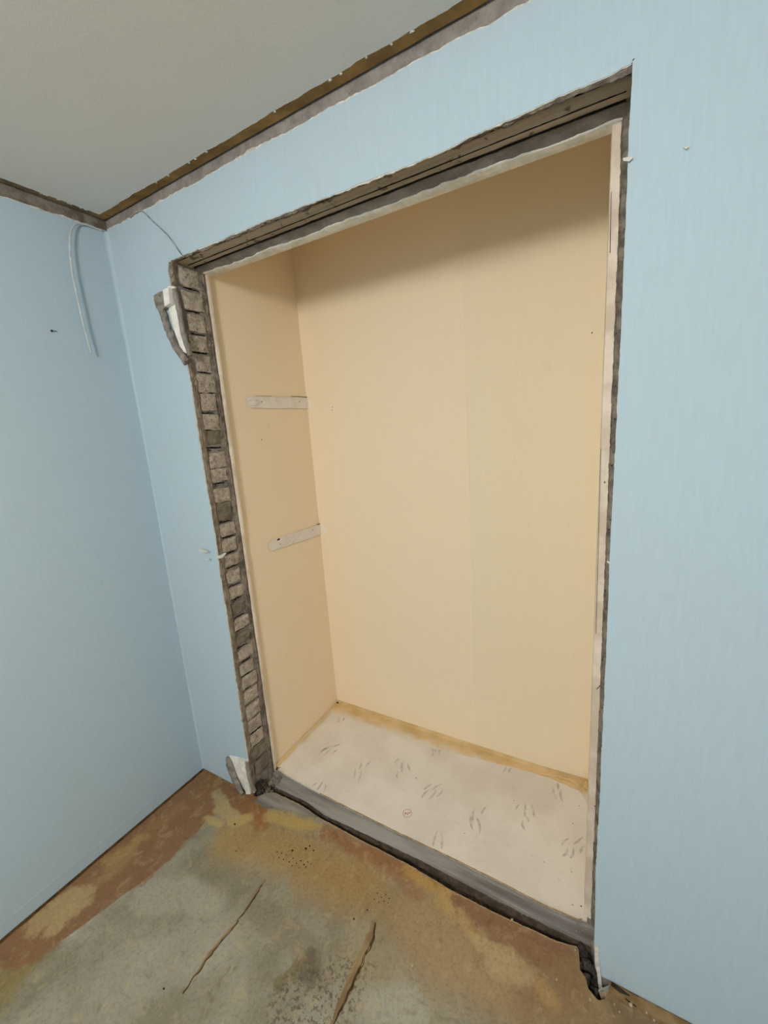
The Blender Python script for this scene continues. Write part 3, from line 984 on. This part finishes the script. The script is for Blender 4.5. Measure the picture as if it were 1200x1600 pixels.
def strip(pts, strokes, holes, gap):
    """pale strip of old paper where a shelf batten was"""
    r = random.Random(len(pts) * 7 + len(holes))
    d = []
    n = len(pts)
    for i in range(n):
        a, b = Vector(pts[i]), Vector(pts[(i + 1) % n])
        for k in range(8):
            p = a.lerp(b, k / 8)
            if k:
                p += Vector((0, r.uniform(-0.0008, 0.0008), r.uniform(-0.0009, 0.0009)))
            d.append(p)
    o = MB().prism(d, (-0.0012, 0, 0)).build('bare_paper_strip', M['strip'], wall_cl)
    m = MB()
    for a, b in strokes:
        a, b = Vector(a), Vector(b)
        m.tube([a, (a + b) / 2 + Vector((0, 0, 0.002)), b], [0.0004, 0.0014, 0.0003], 6, squash=(0.15, 1, 1))
    m.build('printed_grass', M['ink'], o)
    m = MB()
    for p in holes:
        m.lump(p, (0.0008, 0.0028, 0.0028), p[2] * 7, 0.3)
    for a, b, w in gap:
        m.tube([a, b], [w, w * 1.4], 6, squash=(0.3, 1, 1))
    m.build('nail_hole', M['hole'], o)
    return o


strip([(0.3190, 0.2565, 1.6690), (0.3190, 0.6456, 1.6727), (0.3190, 0.6472, 1.6231), (0.3190, 0.2723, 1.6226), (0.3190, 0.2551, 1.6414)],
      [((0.3192, 0.2558, 1.6464), (0.3192, 0.2949, 1.6548)), ((0.3192, 0.2949, 1.6548), (0.3192, 0.3329, 1.6478)), ((0.3192, 0.2857, 1.6213), (0.3192, 0.3320, 1.6425)), ((0.3192, 0.2702, 1.6314), (0.3192, 0.3050, 1.6318)), ((0.3192, 0.2984, 1.6343), (0.3192, 0.3329, 1.6478))],
      [(0.3190, 0.3367, 1.6478), (0.3190, 0.5770, 1.6520)], [((0.3192, 0.5234, 1.6766), (0.3192, 0.6410, 1.6755), 0.0009), ((0.3192, 0.3083, 1.6715), (0.3192, 0.4007, 1.6731), 0.0004)])
strip([(0.3190, 0.2714, 1.0416), (0.3190, 0.2970, 1.0550), (0.3190, 0.3697, 1.0533), (0.3190, 0.5117, 1.0479), (0.3190, 0.6471, 1.0479), (0.3190, 0.6595, 0.9904), (0.3190, 0.4802, 0.9986), (0.3190, 0.3491, 1.0045), (0.3190, 0.2852, 1.0084)],
      [((0.3192, 0.3835, 1.0099), (0.3192, 0.4349, 1.0298)), ((0.3192, 0.3990, 0.9994), (0.3192, 0.4750, 1.0255)), ((0.3192, 0.4215, 1.0023), (0.3192, 0.4443, 1.0053))],
      [(0.3190, 0.3441, 1.0241), (0.3190, 0.5774, 1.0315)], [((0.3192, 0.3273, 1.0467), (0.3192, 0.3438, 1.0482), 0.0032), ((0.3192, 0.6106, 1.0499), (0.3192, 0.6522, 1.0484), 0.0014)])
# turned ends of the strips on the back wall
for a, b, c, d in (((0.3268, 0.6358, 1.6702), (0.3384, 0.6358, 1.6692), (0.3383, 0.6358, 1.6230), (0.3283, 0.6358, 1.6223)), ((0.3319, 0.6358, 1.0479), (0.3488, 0.6358, 1.0522), (0.3513, 0.6358, 1.0055), (0.3381, 0.6358, 0.9978))):
    MB().prism([a, b, c, d], (0, 0.0008, 0)).build('bare_paper_strip', M['strip'], wall_cb)
m = MB()
p = (0.3190, 0.3103, 1.4923)
m.lump(p, (0.0007, 0.002, 0.003), 2.2, 0.3)
m.build('nail_hole', M['hole'], wall_cl)

wall_cr = MB().box(1.606, 1.63, 0.135, YB + 0.03, -0.03, 2.42).build('wall_closet_right', M['cream_b'])
tag(wall_cr, 'cream papered closet side wall behind the pale board edge', 'wall', kind='structure')
MB().box(XA - 0.02, 1.64, 0.135, YB + 0.03, 2.395, 2.425).build('ceiling_closet', M['cream'])
tag(bpy.data.objects['ceiling_closet'], 'cream papered top inside the closet', 'ceiling', kind='structure')

# board edges framing the closet front
r_ = []
for i in range(261):
    x = XL + 0.003 + (1.612 - XL - 0.003) * i / 260
    r_.append([(x, 0.128, 2.0868 + 0.0045 + 0.0025 * nz(x * 20, 1, 4) + 0.0015 * nz(x * 70, 2, 4)), (x, 0.1285, 2.0845 + 0.001 * nz(x * 12, 3, 3)), (x, 0.142, 2.0832 + 0.001 * nz(x * 12, 3, 3)), (x, 0.144, 2.105)])
trim_1 = MB().grid(r_, flip=True)
trim_1.box(XA, 1.62, 0.143, 0.16, 2.0845, 2.40)
trim_1 = trim_1.build('trim_1', M['white_plaster'])
tag(trim_1, 'white ragged board edge under the closet lintel', 'trim', kind='structure')
r_ = []
for i in range(241):
    z = 0.010 + 2.08 * i / 240
    w = 0.0012 * nz(z * 5, 1, 6) + 0.0008 * nz(z * 40, 2, 6)
    th = 0.0012 * (1 if 1.13 < z else -1) * (1 if abs(z - 1.13) < 1.2 else 0)
    r_.append([(0.318, 0.1305, z), (0.3300 + w + th, 0.1312, z), (0.3312 + w + th, 0.134, z), (0.3312 + w + th, 0.1415, z), (0.308, 0.1430, z)])
trim_2 = MB().grid(r_)
trim_2 = trim_2.build('trim_2', M['whiteboard'])
tag(trim_2, 'thin pale board edge beside the brick jamb', 'trim', kind='structure')
r_ = []
for i in range(281):
    z = 0.000 + 2.09 * i / 280
    w = 0.0008 * nz(z * 6, 1, 8) + 0.0006 * nz(z * 40, 2, 8)
    top = 0.003 * max(0, (z - 1.9) / 0.18)
    rw = 0.0022 * max(0, nz(z * 17, 3, 8)) + 0.0015 * abs(nz(z * 50, 3, 9))
    r_.append([(1.600, 0.18, z), (1.6035 + 0.4 * w, 0.131, z), (1.6045 + w, 0.1298, z), (1.623 - rw - top, 0.1290, z), (1.6255 - rw - top, 0.131, z), (1.627, 0.145, z)])
trim_3 = MB().grid(r_)
trim_3 = trim_3.build('trim_3', M['whiteboard'])
tag(trim_3, 'pale plywood board edge standing along the closet side away from the bricks', 'trim', kind='structure')
m = MB()
for a, b, w in (((1.6139, 0.1285, 0.7895), (1.6282, 0.1285, 0.8124), 0.0012), ((1.6186, 0.1285, 0.4219), (1.6283, 0.1285, 0.4200), 0.0013), ((1.6059, 0.1285, 1.9611), (1.6077, 0.1285, 1.8443), 0.0007), ((1.6039, 0.1285, 1.4260), (1.6075, 0.1285, 0.9492), 0.0006)):
    m.tube([a, b], [w * 0.7, w], 6)
m.build('board_crack', M['hole'], trim_3)

# closet floor sheet
floor_c = MB()
xf = [XA + 0.0005 + (1.612 - XA) * i / 300 for i in range(301)]
floor_c.slab([[(x, alc_front(x) + rag(x, 71, (0.001, 0.001, 0.0006), (9, 40, 120)), ZA), (x, 0.25, ZA), (x, 0.45, ZA), (x, YB - 0.001, ZA)] for x in xf], (0, 0, -0.007))
floor_c = floor_c.build('floor_closet', M['sheet'])
tag(floor_c, 'pale closet floor sheet printed with small grey grass tufts', 'floor', kind='structure')
ed = MB().slab([[(x, alc_front(x) - 0.0018, ZA + 0.0004 + 0.0008 * max(0, nz(x * 30, 1, 1))), (x, alc_front(x) + 0.0015 + 0.001 * nz(x * 40, 5, 5), ZA + 0.0006)] for x in xf if 0.6 < x < 1.6], (0, 0, -0.004))
ed.build('floor_paper_edge', M['edge_pale'], floor_c)

STROKES = [(0.4614, 0.2838, 0.4817, 0.3418), (0.4860, 0.2911, 0.4980, 0.3404), (0.4607, 0.3141, 0.4856, 0.3571), (0.5149, 0.3176, 0.5257, 0.3490), (0.4906, 0.3504, 0.5157, 0.3895), (0.6879, 0.2428, 0.6641, 0.2890), (0.7123, 0.2360, 0.6895, 0.2971), (0.6817, 0.2934, 0.6706, 0.3322), (0.7021, 0.3149, 0.7073, 0.3619), (0.5791, 0.1218, 0.5730, 0.1693), (0.6137, 0.1211, 0.5924, 0.1712), (0.5492, 0.1287, 0.5568, 0.1542), (0.4225, 0.5037, 0.3938, 0.5497), (0.4354, 0.5201, 0.4185, 0.5500), (0.7302, 0.5503, 0.7306, 0.5698), (0.7445, 0.5570, 0.7500, 0.5740), (0.8482, 0.3765, 0.8406, 0.4167), (0.8629, 0.3603, 0.8498, 0.4049), (0.8913, 0.3853, 0.8622, 0.4188), (0.8116, 0.3908, 0.8189, 0.4270), (0.8609, 0.3218, 0.8428, 0.3623), (0.9501, 0.5055, 0.9262, 0.5543), (0.9548, 0.5245, 0.9356, 0.5631), (0.9710, 0.5237, 0.9476, 0.5732), (0.9943, 0.2812, 1.0066, 0.3310), (1.0200, 0.2870, 1.0292, 0.3454), (1.0457, 0.3126, 1.0579, 0.3592), (0.9851, 0.3207, 1.0050, 0.3618), (1.0174, 0.3328, 1.0461, 0.3816), (1.1952, 0.2907, 1.2230, 0.2352), (1.2113, 0.2720, 1.2006, 0.3299), (1.2195, 0.2936, 1.2470, 0.2359), (1.2300, 0.3167, 1.2369, 0.3537), (1.1112, 0.1182, 1.1044, 0.1769), (1.1435, 0.1238, 1.1163, 0.1855), (1.3436, 0.3933, 1.3515, 0.4250), (1.3803, 0.3780, 1.3703, 0.4405), (1.4103, 0.3927, 1.3881, 0.4491), (1.3977, 0.3603, 1.3819, 0.3818), (1.3885, 0.3248, 1.3771, 0.3589), (1.2554, 0.5510, 1.2610, 0.5842), (1.2781, 0.5581, 1.2824, 0.5866), (1.4576, 0.5617, 1.4795, 0.5061), (1.4684, 0.5911, 1.4757, 0.5535), (1.4867, 0.5621, 1.5008, 0.5038), (1.5248, 0.2829, 1.5366, 0.3235), (1.5486, 0.2875, 1.5542, 0.3323), (1.5180, 0.3220, 1.5388, 0.3609), (1.5758, 0.3181, 1.5909, 0.3580), (1.5530, 0.3444, 1.5803, 0.3892)]
m = MB()
for i, (ax, ay, bx, by) in enumerate(STROKES):
    a, b = Vector((ax, ay, 0)), Vector((bx, by, 0))
    d = b - a
    nrm = Vector((-d.y, d.x, 0)).normalized()
    w = min(0.0046, 0.16 * d.length) * (0.8 + 0.5 * rnd.random())
    bow = 0.12 * d.length * rnd.uniform(-1, 1)
    L, R = [], []
    for k in range(7):
        t = k / 6
        p = a.lerp(b, t) + nrm * bow * 4 * t * (1 - t)
        ww = w * (math.sin(math.pi * (0.08 + 0.84 * t)) ** 0.7) * (1.1 - 0.5 * t)
        L.append((p.x + nrm.x * ww, p.y + nrm.y * ww, ZA + 0.0004))
        R.append((p.x - nrm.x * ww, p.y - nrm.y * ww, ZA + 0.0004))
    m.grid([L, R])
m.build('printed_grass', M['ink'], floor_c)

# small round red stamp with its mark
cx, cy = 0.9721, 0.1940
m = MB()
for k in range(14):
    a0, a1 = 2 * math.pi * k / 14, 2 * math.pi * (k + 0.72) / 14
    m.grid([[(cx + 0.0185 * math.cos(a), cy + 0.0185 * math.sin(a), ZA + 0.0005) for a in (a0, (a0 + a1) / 2, a1)],
            [(cx + 0.0160 * math.cos(a), cy + 0.0160 * math.sin(a), ZA + 0.0005) for a in (a0, (a0 + a1) / 2, a1)]])
def bar(x0, y0, x1, y1, w=0.0011):
    a, b = Vector((cx + x0, cy + y0, ZA + 0.0005)), Vector((cx + x1, cy + y1, ZA + 0.0005))
    n_ = Vector((-(b - a).y, (b - a).x, 0)).normalized() * w
    m.add([a + n_, a - n_, b - n_, b + n_], [(0, 1, 2, 3)])
for q in ((-0.011, 0.002, -0.004, -0.008), (-0.007, -0.003, -0.010, -0.008), (-0.007, -0.003, -0.002, 0.002), (-0.002, 0.002, 0.002, -0.006), (0.002, -0.006, 0.004, 0.004),
          (0.004, 0.004, 0.011, 0.006), (0.001, 0.005, 0.010, 0.010)):
    bar(*q)
m.build('red_stamp', M['red_ink'], floor_c)
m = MB()
for x, y, r in [(0.9316, 0.3593, 2.6), (1.1980, 0.2146, 1.8), (1.3282, 0.4297, 1.8), (1.5430, 0.4257, 2), (1.5568, 0.5153, 1.8), (1.5573, 0.2405, 1.6), (1.5939, 0.1472, 2.4), (1.5712, 0.1397, 1.6), (1.4719, 0.2350, 1.4), (0.5407, 0.3385, 1.2), (1.2075, 0.2529, 1.2)]:
    rr = r * 0.0010
    m.lump((x, y, ZA + 0.0004), (rr, rr, 0.0006), x * 17, 0.4)
f = m.build('dirt_specks', M['hole'], floor_c)
f['kind'] = 'stuff'

# yellowed strip of wall paper lapped onto the sheet
LAP = [(0.325, 0.075), (0.36, 0.10), (0.45, 0.085), (0.55, 0.085), (0.70, 0.090), (0.83, 0.100), (1.02, 0.080), (1.20, 0.055), (1.30, 0.045), (1.42, 0.036), (1.50, 0.042), (1.55, 0.050), (1.604, 0.088)]
rows = []
for i in range(240):
    x = XA + 0.002 + (1.604 - XA - 0.002) * i / 239
    w = lerp_list(LAP, x) + rag(x, 81, (0.006, 0.004, 0.0015), (7, 24, 80))
    k = max(0, (x - 1.38) / 0.22)
    ridge = 0.0008 + 0.006 * k * (0.5 + 0.5 * nz(x * 16, 4, 4)) + 0.0015 * max(0, nz(x * 10, 7, 1))
    rows.append([(x, YB - 0.0008, ZA + 0.016 + 0.010 * k), (x, YB - 0.003, ZA + 0.006), (x, YB - 0.010 - 0.006 * k, ZA + 0.0016 + ridge * 0.5), (x, YB - w * 0.5, ZA + 0.0010 + ridge), (x, YB - w * 0.8, ZA + 0.0007 + ridge * 0.3),
                 (x, YB - w, ZA + 0.0004)])
MB().grid(rows, flip=True).build('paper_lap', M['lap'], floor_c)
# crumpled roll in the far corner
m = MB()
m.tube(smooth_path([(1.40, YB - 0.030, ZA + 0.004), (1.47, YB - 0.018, ZA + 0.006), (1.53, YB - 0.020, ZA + 0.007), (1.575, YB - 0.045, ZA + 0.006), (1.600, YB - 0.085, ZA + 0.004)], 6), 0.0046, 7, 0.5, 3.0)
m.tube(smooth_path([(1.45, YB - 0.034, ZA + 0.003), (1.52, YB - 0.036, ZA + 0.004), (1.56, YB - 0.06, ZA + 0.003), (1.590, YB - 0.11, ZA + 0.003)], 6), 0.0030, 6, 0.5, 5.0)
m.lump((1.585, YB - 0.024, ZA + 0.012), (0.024, 0.020, 0.018), 4.2, 0.9, 10, 8)
m.build('crumpled_paper', M['lap'], floor_c)
# paper turned up along the side wall
rows = []
for i in range(100):
    y = 0.142 + (YB - 0.004 - 0.142) * i / 99
    w = 0.013 + 0.010 * (1 - i / 99) + rag(y, 83, (0.006, 0.004, 0.002), (9, 30, 90))
    rows.append([(XA + 0.0006, y, ZA + 0.006), (XA + 0.0025, y, ZA + 0.0014), (XA + w * 0.6, y, ZA + 0.0012), (XA + w, y, ZA + 0.0004)])
MB().grid(rows).build('paper_lap', M['lap_side'], floor_c)
rubble('corner_grime', 14, ((XA + 0.002, XA + 0.016), (YB - 0.014, YB - 0.002), (ZA, ZA + 0.008)), (0.0015, 0.003), 9, M['hole'], floor_c)
rubble('corner_grime', 16, ((XA + 0.014, XA + 0.035), (0.128, 0.146), (ZA - 0.002, ZA + 0.003)), (0.0015, 0.004), 12, M['hole'], floor_c)

# ------------------------------------------------------------------ loose things
# hanging cable on the side wall
pts = [(0.003, -0.020, 2.262), (0.006, -0.060, 2.262)] + [(0.0080, -0.0836, 2.2606), (0.0120, -0.1114, 2.2482), (0.0160, -0.1322, 2.2189), (0.0190, -0.1468, 2.1691), (0.0210, -0.1557, 2.0980), (0.0220, -0.1560, 2.0185), (0.0220, -0.1538, 1.9276), (0.0220, -0.1465, 1.8283)]
m = MB().tube(smooth_path(pts, 8), 0.0030, 8)
o = m.build('hanging_cable', M['cable'], None, True, recentre=True)
tag(o, 'white cable end hooked over and dangling against the side wall', 'cable')

pts = [(0.1521, -0.0040, 2.2684), (0.1898, -0.0050, 2.2730), (0.2265, -0.0060, 2.2661), (0.2731, -0.0070, 2.2244), (0.3402, -0.0080, 2.1631), (0.3785, -0.0070, 2.1126), (0.3956, -0.0030, 2.0872)]
o = MB().tube(smooth_path(pts, 8), 0.0016, 7).build('thin_wire', M['dark_wire'], None, True, recentre=True)
tag(o, 'thin stray wire running from ceiling edge to the opening corner', 'wire')

# plaster pulled away at the upper corner of the jamb
root = bpy.data.objects.new('peeling_plaster', None)
root.location = (0.30, 0.0, 1.77)
col.objects.link(root)
tag(root, 'broken grey and white plaster flap at top of the brick jamb', 'plaster')
m = MB()
m.tube(dense([(0.2561, -0.0140, 1.9578), (0.2733, -0.0140, 1.8912), (0.2987, -0.0120, 1.8253), (0.3263, -0.0090, 1.7862), (0.3359, -0.0060, 1.7727)], 0.012), 0.0135, 9, 0.55, 4.0, squash=(0.95, 0.8, 1.0))
m.build('broken_ridge', M['grey_lump'], root)
m = MB()
pts = [(0.2345, -0.0200, 2.0014), (0.2614, -0.0200, 2.0060), (0.2901, -0.0200, 2.0061), (0.2882, -0.0200, 1.9747), (0.2856, -0.0200, 1.9531), (0.2601, -0.0200, 1.9518), (0.2370, -0.0200, 1.9602), (0.2323, -0.0200, 1.9815)]
m.prism(pts, (0, 0.022, 0))
m.lump(tuple((Vector(pts[0]) + Vector(pts[4])) / 2 + Vector((0, 0.004, 0))), (0.018, 0.018, 0.026), 6.1, 0.5, 9, 7)
m.build('broken_block', M['grey_lump'], root)
m = MB()
m.prism([(0.2929, -0.0240, 2.0066), (0.3247, -0.0240, 2.0079), (0.3183, -0.0240, 1.9601), (0.2890, -0.0240, 1.9557)], (0, 0.02, 0))
m.build('white_corner', M['white_plaster'], root)
m = MB()
m.prism([(0.2976, -0.0060, 2.0216), (0.3272, -0.0060, 2.0154), (0.3275, -0.0040, 1.9504), (0.3355, -0.0030, 1.8683), (0.3358, -0.0030, 1.8022), (0.3136, -0.0050, 1.8135), (0.2952, -0.0060, 1.8847), (0.2812, -0.0060, 1.9628)], (0, 0.008, 0))
m.build('white_face', M['white_plaster'], root)
m = MB()
m.tube(dense([(0.3239, -0.0030, 2.0070), (0.3317, -0.0030, 1.9458), (0.3355, -0.0030, 1.8683), (0.3498, -0.0020, 1.8087), (0.3524, -0.0020, 1.7917)], 0.012), 0.0085, 8, 0.4, 9.0)
m.build('grey_rim', M['cement'], root)
m = MB()
m.tube(dense([(0.3307, -0.0020, 2.0876), (0.3206, -0.0020, 2.0511), (0.3271, -0.0020, 2.0242)], 0.008), 0.0085, 8, 0.7, 2.0)
m.build('broken_corner', M['plaster'], root)

# plaster leaning at the foot of the jamb
root = bpy.data.objects.new('loose_plaster', None)
root.location = (0.27, -0.02, 0.0)
col.objects.link(root)
tag(root, 'grey plaster shard leaning at the floor by the brick jamb', 'plaster')
m = MB()
m.tube(dense([(0.2123, -0.0120, 0.1540), (0.2190, -0.0140, 0.1162), (0.2405, -0.0180, 0.0600), (0.2706, -0.0220, 0.0275), (0.2916, -0.0260, 0.0111)], 0.010), [0.009, 0.016, 0.019, 0.0205, 0.0205, 0.021, 0.021, 0.020, 0.019, 0.0185, 0.0185, 0.018, 0.016, 0.014, 0.012, 0.012, 0.012, 0.012, 0.012, 0.012, 0.012, 0.012, 0.012], 9, 0.35, 2.0, squash=(0.95, 0.55, 1.0))
m.build('grey_shard', M['grey_lump'], root)
m = MB()
m.prism([(0.2138, -0.0060, 0.1561), (0.3326, -0.0060, 0.1799), (0.3259, -0.0060, 0.1236), (0.3237, -0.0080, 0.0379), (0.2899, -0.0080, 0.0035), (0.2539, -0.0080, 0.0633), (0.2175, -0.0080, 0.1235)], (0, 0.006, 0))
m.build('white_face', M['white_plaster'], root)
m = MB()
m.tube(dense([(0.3272, -0.0060, 0.1715), (0.3273, -0.0070, 0.1250), (0.3359, -0.0080, 0.0626), (0.3496, -0.0080, 0.0332)], 0.010), 0.0085, 8, 0.4, 6.0)
m.build('grey_rim', M['cement'], root)
m = MB()
m.prism([(0.3118, -0.0180, 0.0612), (0.3299, -0.0180, 0.0753), (0.3330, -0.0180, 0.0511), (0.3341, -0.0200, 0.0245), (0.3046, -0.0200, 0.0113)], (0, 0.006, 0))
m.build('white_chip', M['white_plaster'], root)
m = MB()
m.prism([(0.3233, -0.0120, 0.0543), (0.3361, -0.0120, 0.0406), (0.3455, -0.0140, 0.0176), (0.3253, -0.0140, 0.0117)], (0, 0.005, 0))
m.build('brown_chip', M['tear'], root)

# torn scraps of wall paper
def scrap(pts, mat, label, thick=0.0012, curl=0.0):
    o = MB().prism(pts, (0, thick, 0)).build('paper_scrap', mat, recentre=True)
    tag(o, label, 'scrap')
    return o


scrap([(0.2310, -0.0100, 1.0934), (0.2584, -0.0120, 1.1016), (0.2872, -0.0120, 1.0965), (0.3015, -0.0100, 1.0896), (0.2667, -0.0100, 1.0838)], M['paper'], 'upper white paper curl torn off beside the brick jamb')
scrap([(0.3219, -0.0120, 1.0719), (0.3629, -0.0140, 1.0841), (0.3927, -0.0160, 1.0974), (0.4068, -0.0160, 1.0987), (0.3751, -0.0140, 1.0753), (0.3466, -0.0120, 1.0693)], M['paper'], 'white paper sliver sticking out over the middle bricks')
scrap([(0.2712, -0.0090, 1.0608), (0.2947, -0.0090, 1.0657), (0.2967, -0.0090, 1.0583), (0.2771, -0.0090, 1.0537)], M['paper'], 'tiny white paper fleck below the paper curls by bricks')
scrap([(1.6280, -0.0080, 1.9550), (1.6400, -0.0080, 1.9540), (1.6440, -0.0080, 1.9507), (1.6383, -0.0080, 1.9466), (1.6291, -0.0080, 1.9506)], M['paper'], 'white paper nub on the wall edge under the upper opening corner')
scrap([(1.7178, -0.0060, 1.9424), (1.7240, -0.0060, 1.9421), (1.7277, -0.0060, 1.9399), (1.7225, -0.0060, 1.9379)], M['paper'], 'small white scuff flake on the plain blue wall')
scrap([(1.6299, -0.0080, 1.1930), (1.6361, -0.0080, 1.1893), (1.6351, -0.0080, 1.1849), (1.6288, -0.0080, 1.1900)], M['paper'], 'white thread of paper halfway down the wall edge')

# foot of the wall beside the opening: loose paper edge and brown skirting paper
m = MB()
m.slab([[(1.6371, -0.0040, 0.1078), (1.6446, -0.0030, 0.1118)], [(1.6401, -0.0060, 0.0634), (1.6491, -0.0040, 0.0673)], [(1.6482, -0.0100, 0.0072), (1.6555, -0.0060, 0.0115)], [(1.6545, -0.0140, -0.0416), (1.6603, -0.0100, -0.0339)]], (0.001, 0.002, 0))
m.build('loose_paper_edge', M['paper'], wall_back)
o = MB().prism([(1.6526, -0.0200, -0.0197), (1.6729, -0.0180, 0.0052), (1.6749, -0.0240, -0.0020), (1.6661, -0.0340, -0.0413), (1.6595, -0.0280, -0.0335)], (0.0, 0.003, 0.001)).build('paper_scrap', M['edge_pale'], recentre=True)
tag(o, 'brown pointed paper scrap hanging below the wall corner', 'scrap')
o = MB().prism([(1.6510, -0.0220, -0.0155), (1.6727, -0.0200, 0.0127), (1.6771, -0.0160, 0.0144), (1.6745, -0.0200, 0.0050), (1.6543, -0.0220, -0.0221)], (0.0, 0.004, 0.001)).build('paper_scrap', M['dark_wire'], recentre=True)
tag(o, 'grey folded paper lip at the bottom corner of the wall', 'scrap')
rows = []
for i in range(150):
    x = 1.674 + (ROOM_W - 1.674) * i / 149
    zt = 0.013 + 0.002 * nz(x * 9, 2, 2) + 0.001 * nz(x * 40, 2, 3)
    out = 0.020 + 0.004 * nz(x * 7, 5, 2)
    rows.append([(x, -0.0025, zt), (x, -0.0055, zt + 0.001), (x, -out * 0.6, 0.006), (x, -out, 0.0012), (x, -out - 0.01, 0.0004)])
MB().slab(rows, (0, 0.0005, -0.001)).build('baseboard_back', M['skirting'])
tag(bpy.data.objects['baseboard_back'], 'brown floor paper turned up along the foot of the wall', 'baseboard', kind='structure')
m = MB()
m.tube([(1.6798, -0.0097, 0.0160), (1.6993, -0.0129, 0.0140), (1.7228, -0.0110, 0.0100)], [0.004, 0.005, 0.001], 7)
m.tube([(1.7129, -0.0180, 0.0040), (1.7244, -0.0211, 0.0030), (1.7373, -0.0221, 0.0020)], [0.0014, 0.002, 0.0008], 6)
m.build('gap', M['hole'], bpy.data.objects['baseboard_back'])
rows = []
for i in range(60):
    x = 0.0 + 0.31 * i / 59
    rows.append([(x, -0.002, 0.004 + 0.001 * nz(x * 12, 1, 1)), (x, -0.005, 0.004), (x, -0.012, 0.0008)])
MB().slab(rows, (0, 0.0003, -0.0008)).build('baseboard_back', M['skirting'])
tag(bpy.data.objects['baseboard_back.001'], 'short brown paper turn-up between room corner and jamb', 'baseboard', kind='structure')
rows = []
for i in range(160):
    y = -0.002 - 1.2 * i / 159
    rows.append([(0.0005, y, 0.004 + 0.001 * nz(y * 12, 1, 1)), (0.004, y, 0.004), (0.011 + 0.003 * nz(y * 20, 3, 1), y, 0.0008)])
MB().slab(rows, (-0.0003, 0, -0.0008)).build('baseboard_left', M['tear_dark'])
tag(bpy.data.objects['baseboard_left'], 'dark brown grimy paper turn-up along the side wall', 'baseboard', kind='structure')

# crumbs on the floor
CRUMB_LABELS = ['largest pale crumb, in front of the curled skirting paper', 'pale crumb on the floor edge midway along the cement ledge', 'lone pale crumb beside the wide torn floor seam',
                'pale crumb on brown floor short of the corner hollow', 'small crumb at the corner where ledge meets the hollow', 'pale crumb close before the pointed paper scrap',
                'tiny crumb between pointed scrap and curled skirting paper', 'tiny crumb just below the one beside the pointed scrap', 'small crumb under the brown skirting paper, upper of two',
                'small crumb inside the mouth of the corner hollow', 'small crumb under the brown skirting paper, lower of two', 'small crumb on the yellow patch next to the cement ledge']
for i, (x, y, r) in enumerate([(1.7260, -0.0240, 3.4), (1.4114, 0.0292, 2.6), (1.1886, -0.2107, 3), (1.5512, -0.0583, 2.2), (1.5886, 0.0357, 2), (1.6330, -0.0611, 2.2), (1.6886, -0.0420, 1.6), (1.7003, -0.0523, 1.6), (1.7598, -0.0227, 1.8), (1.6582, -0.0224, 1.6), (1.7759, -0.0301, 1.8), (0.8476, 0.0980, 1.8)]):
    s = r * 0.0013
    o = MB().lump((x, y, s * 0.7), (s, s * 1.3, s * 0.8), i * 3.1, 0.7, 7, 5).build('plaster_crumb', M['crumb'], recentre=True)
    tag(o, CRUMB_LABELS[i], 'crumb', 'plaster crumbs scattered on the floor')
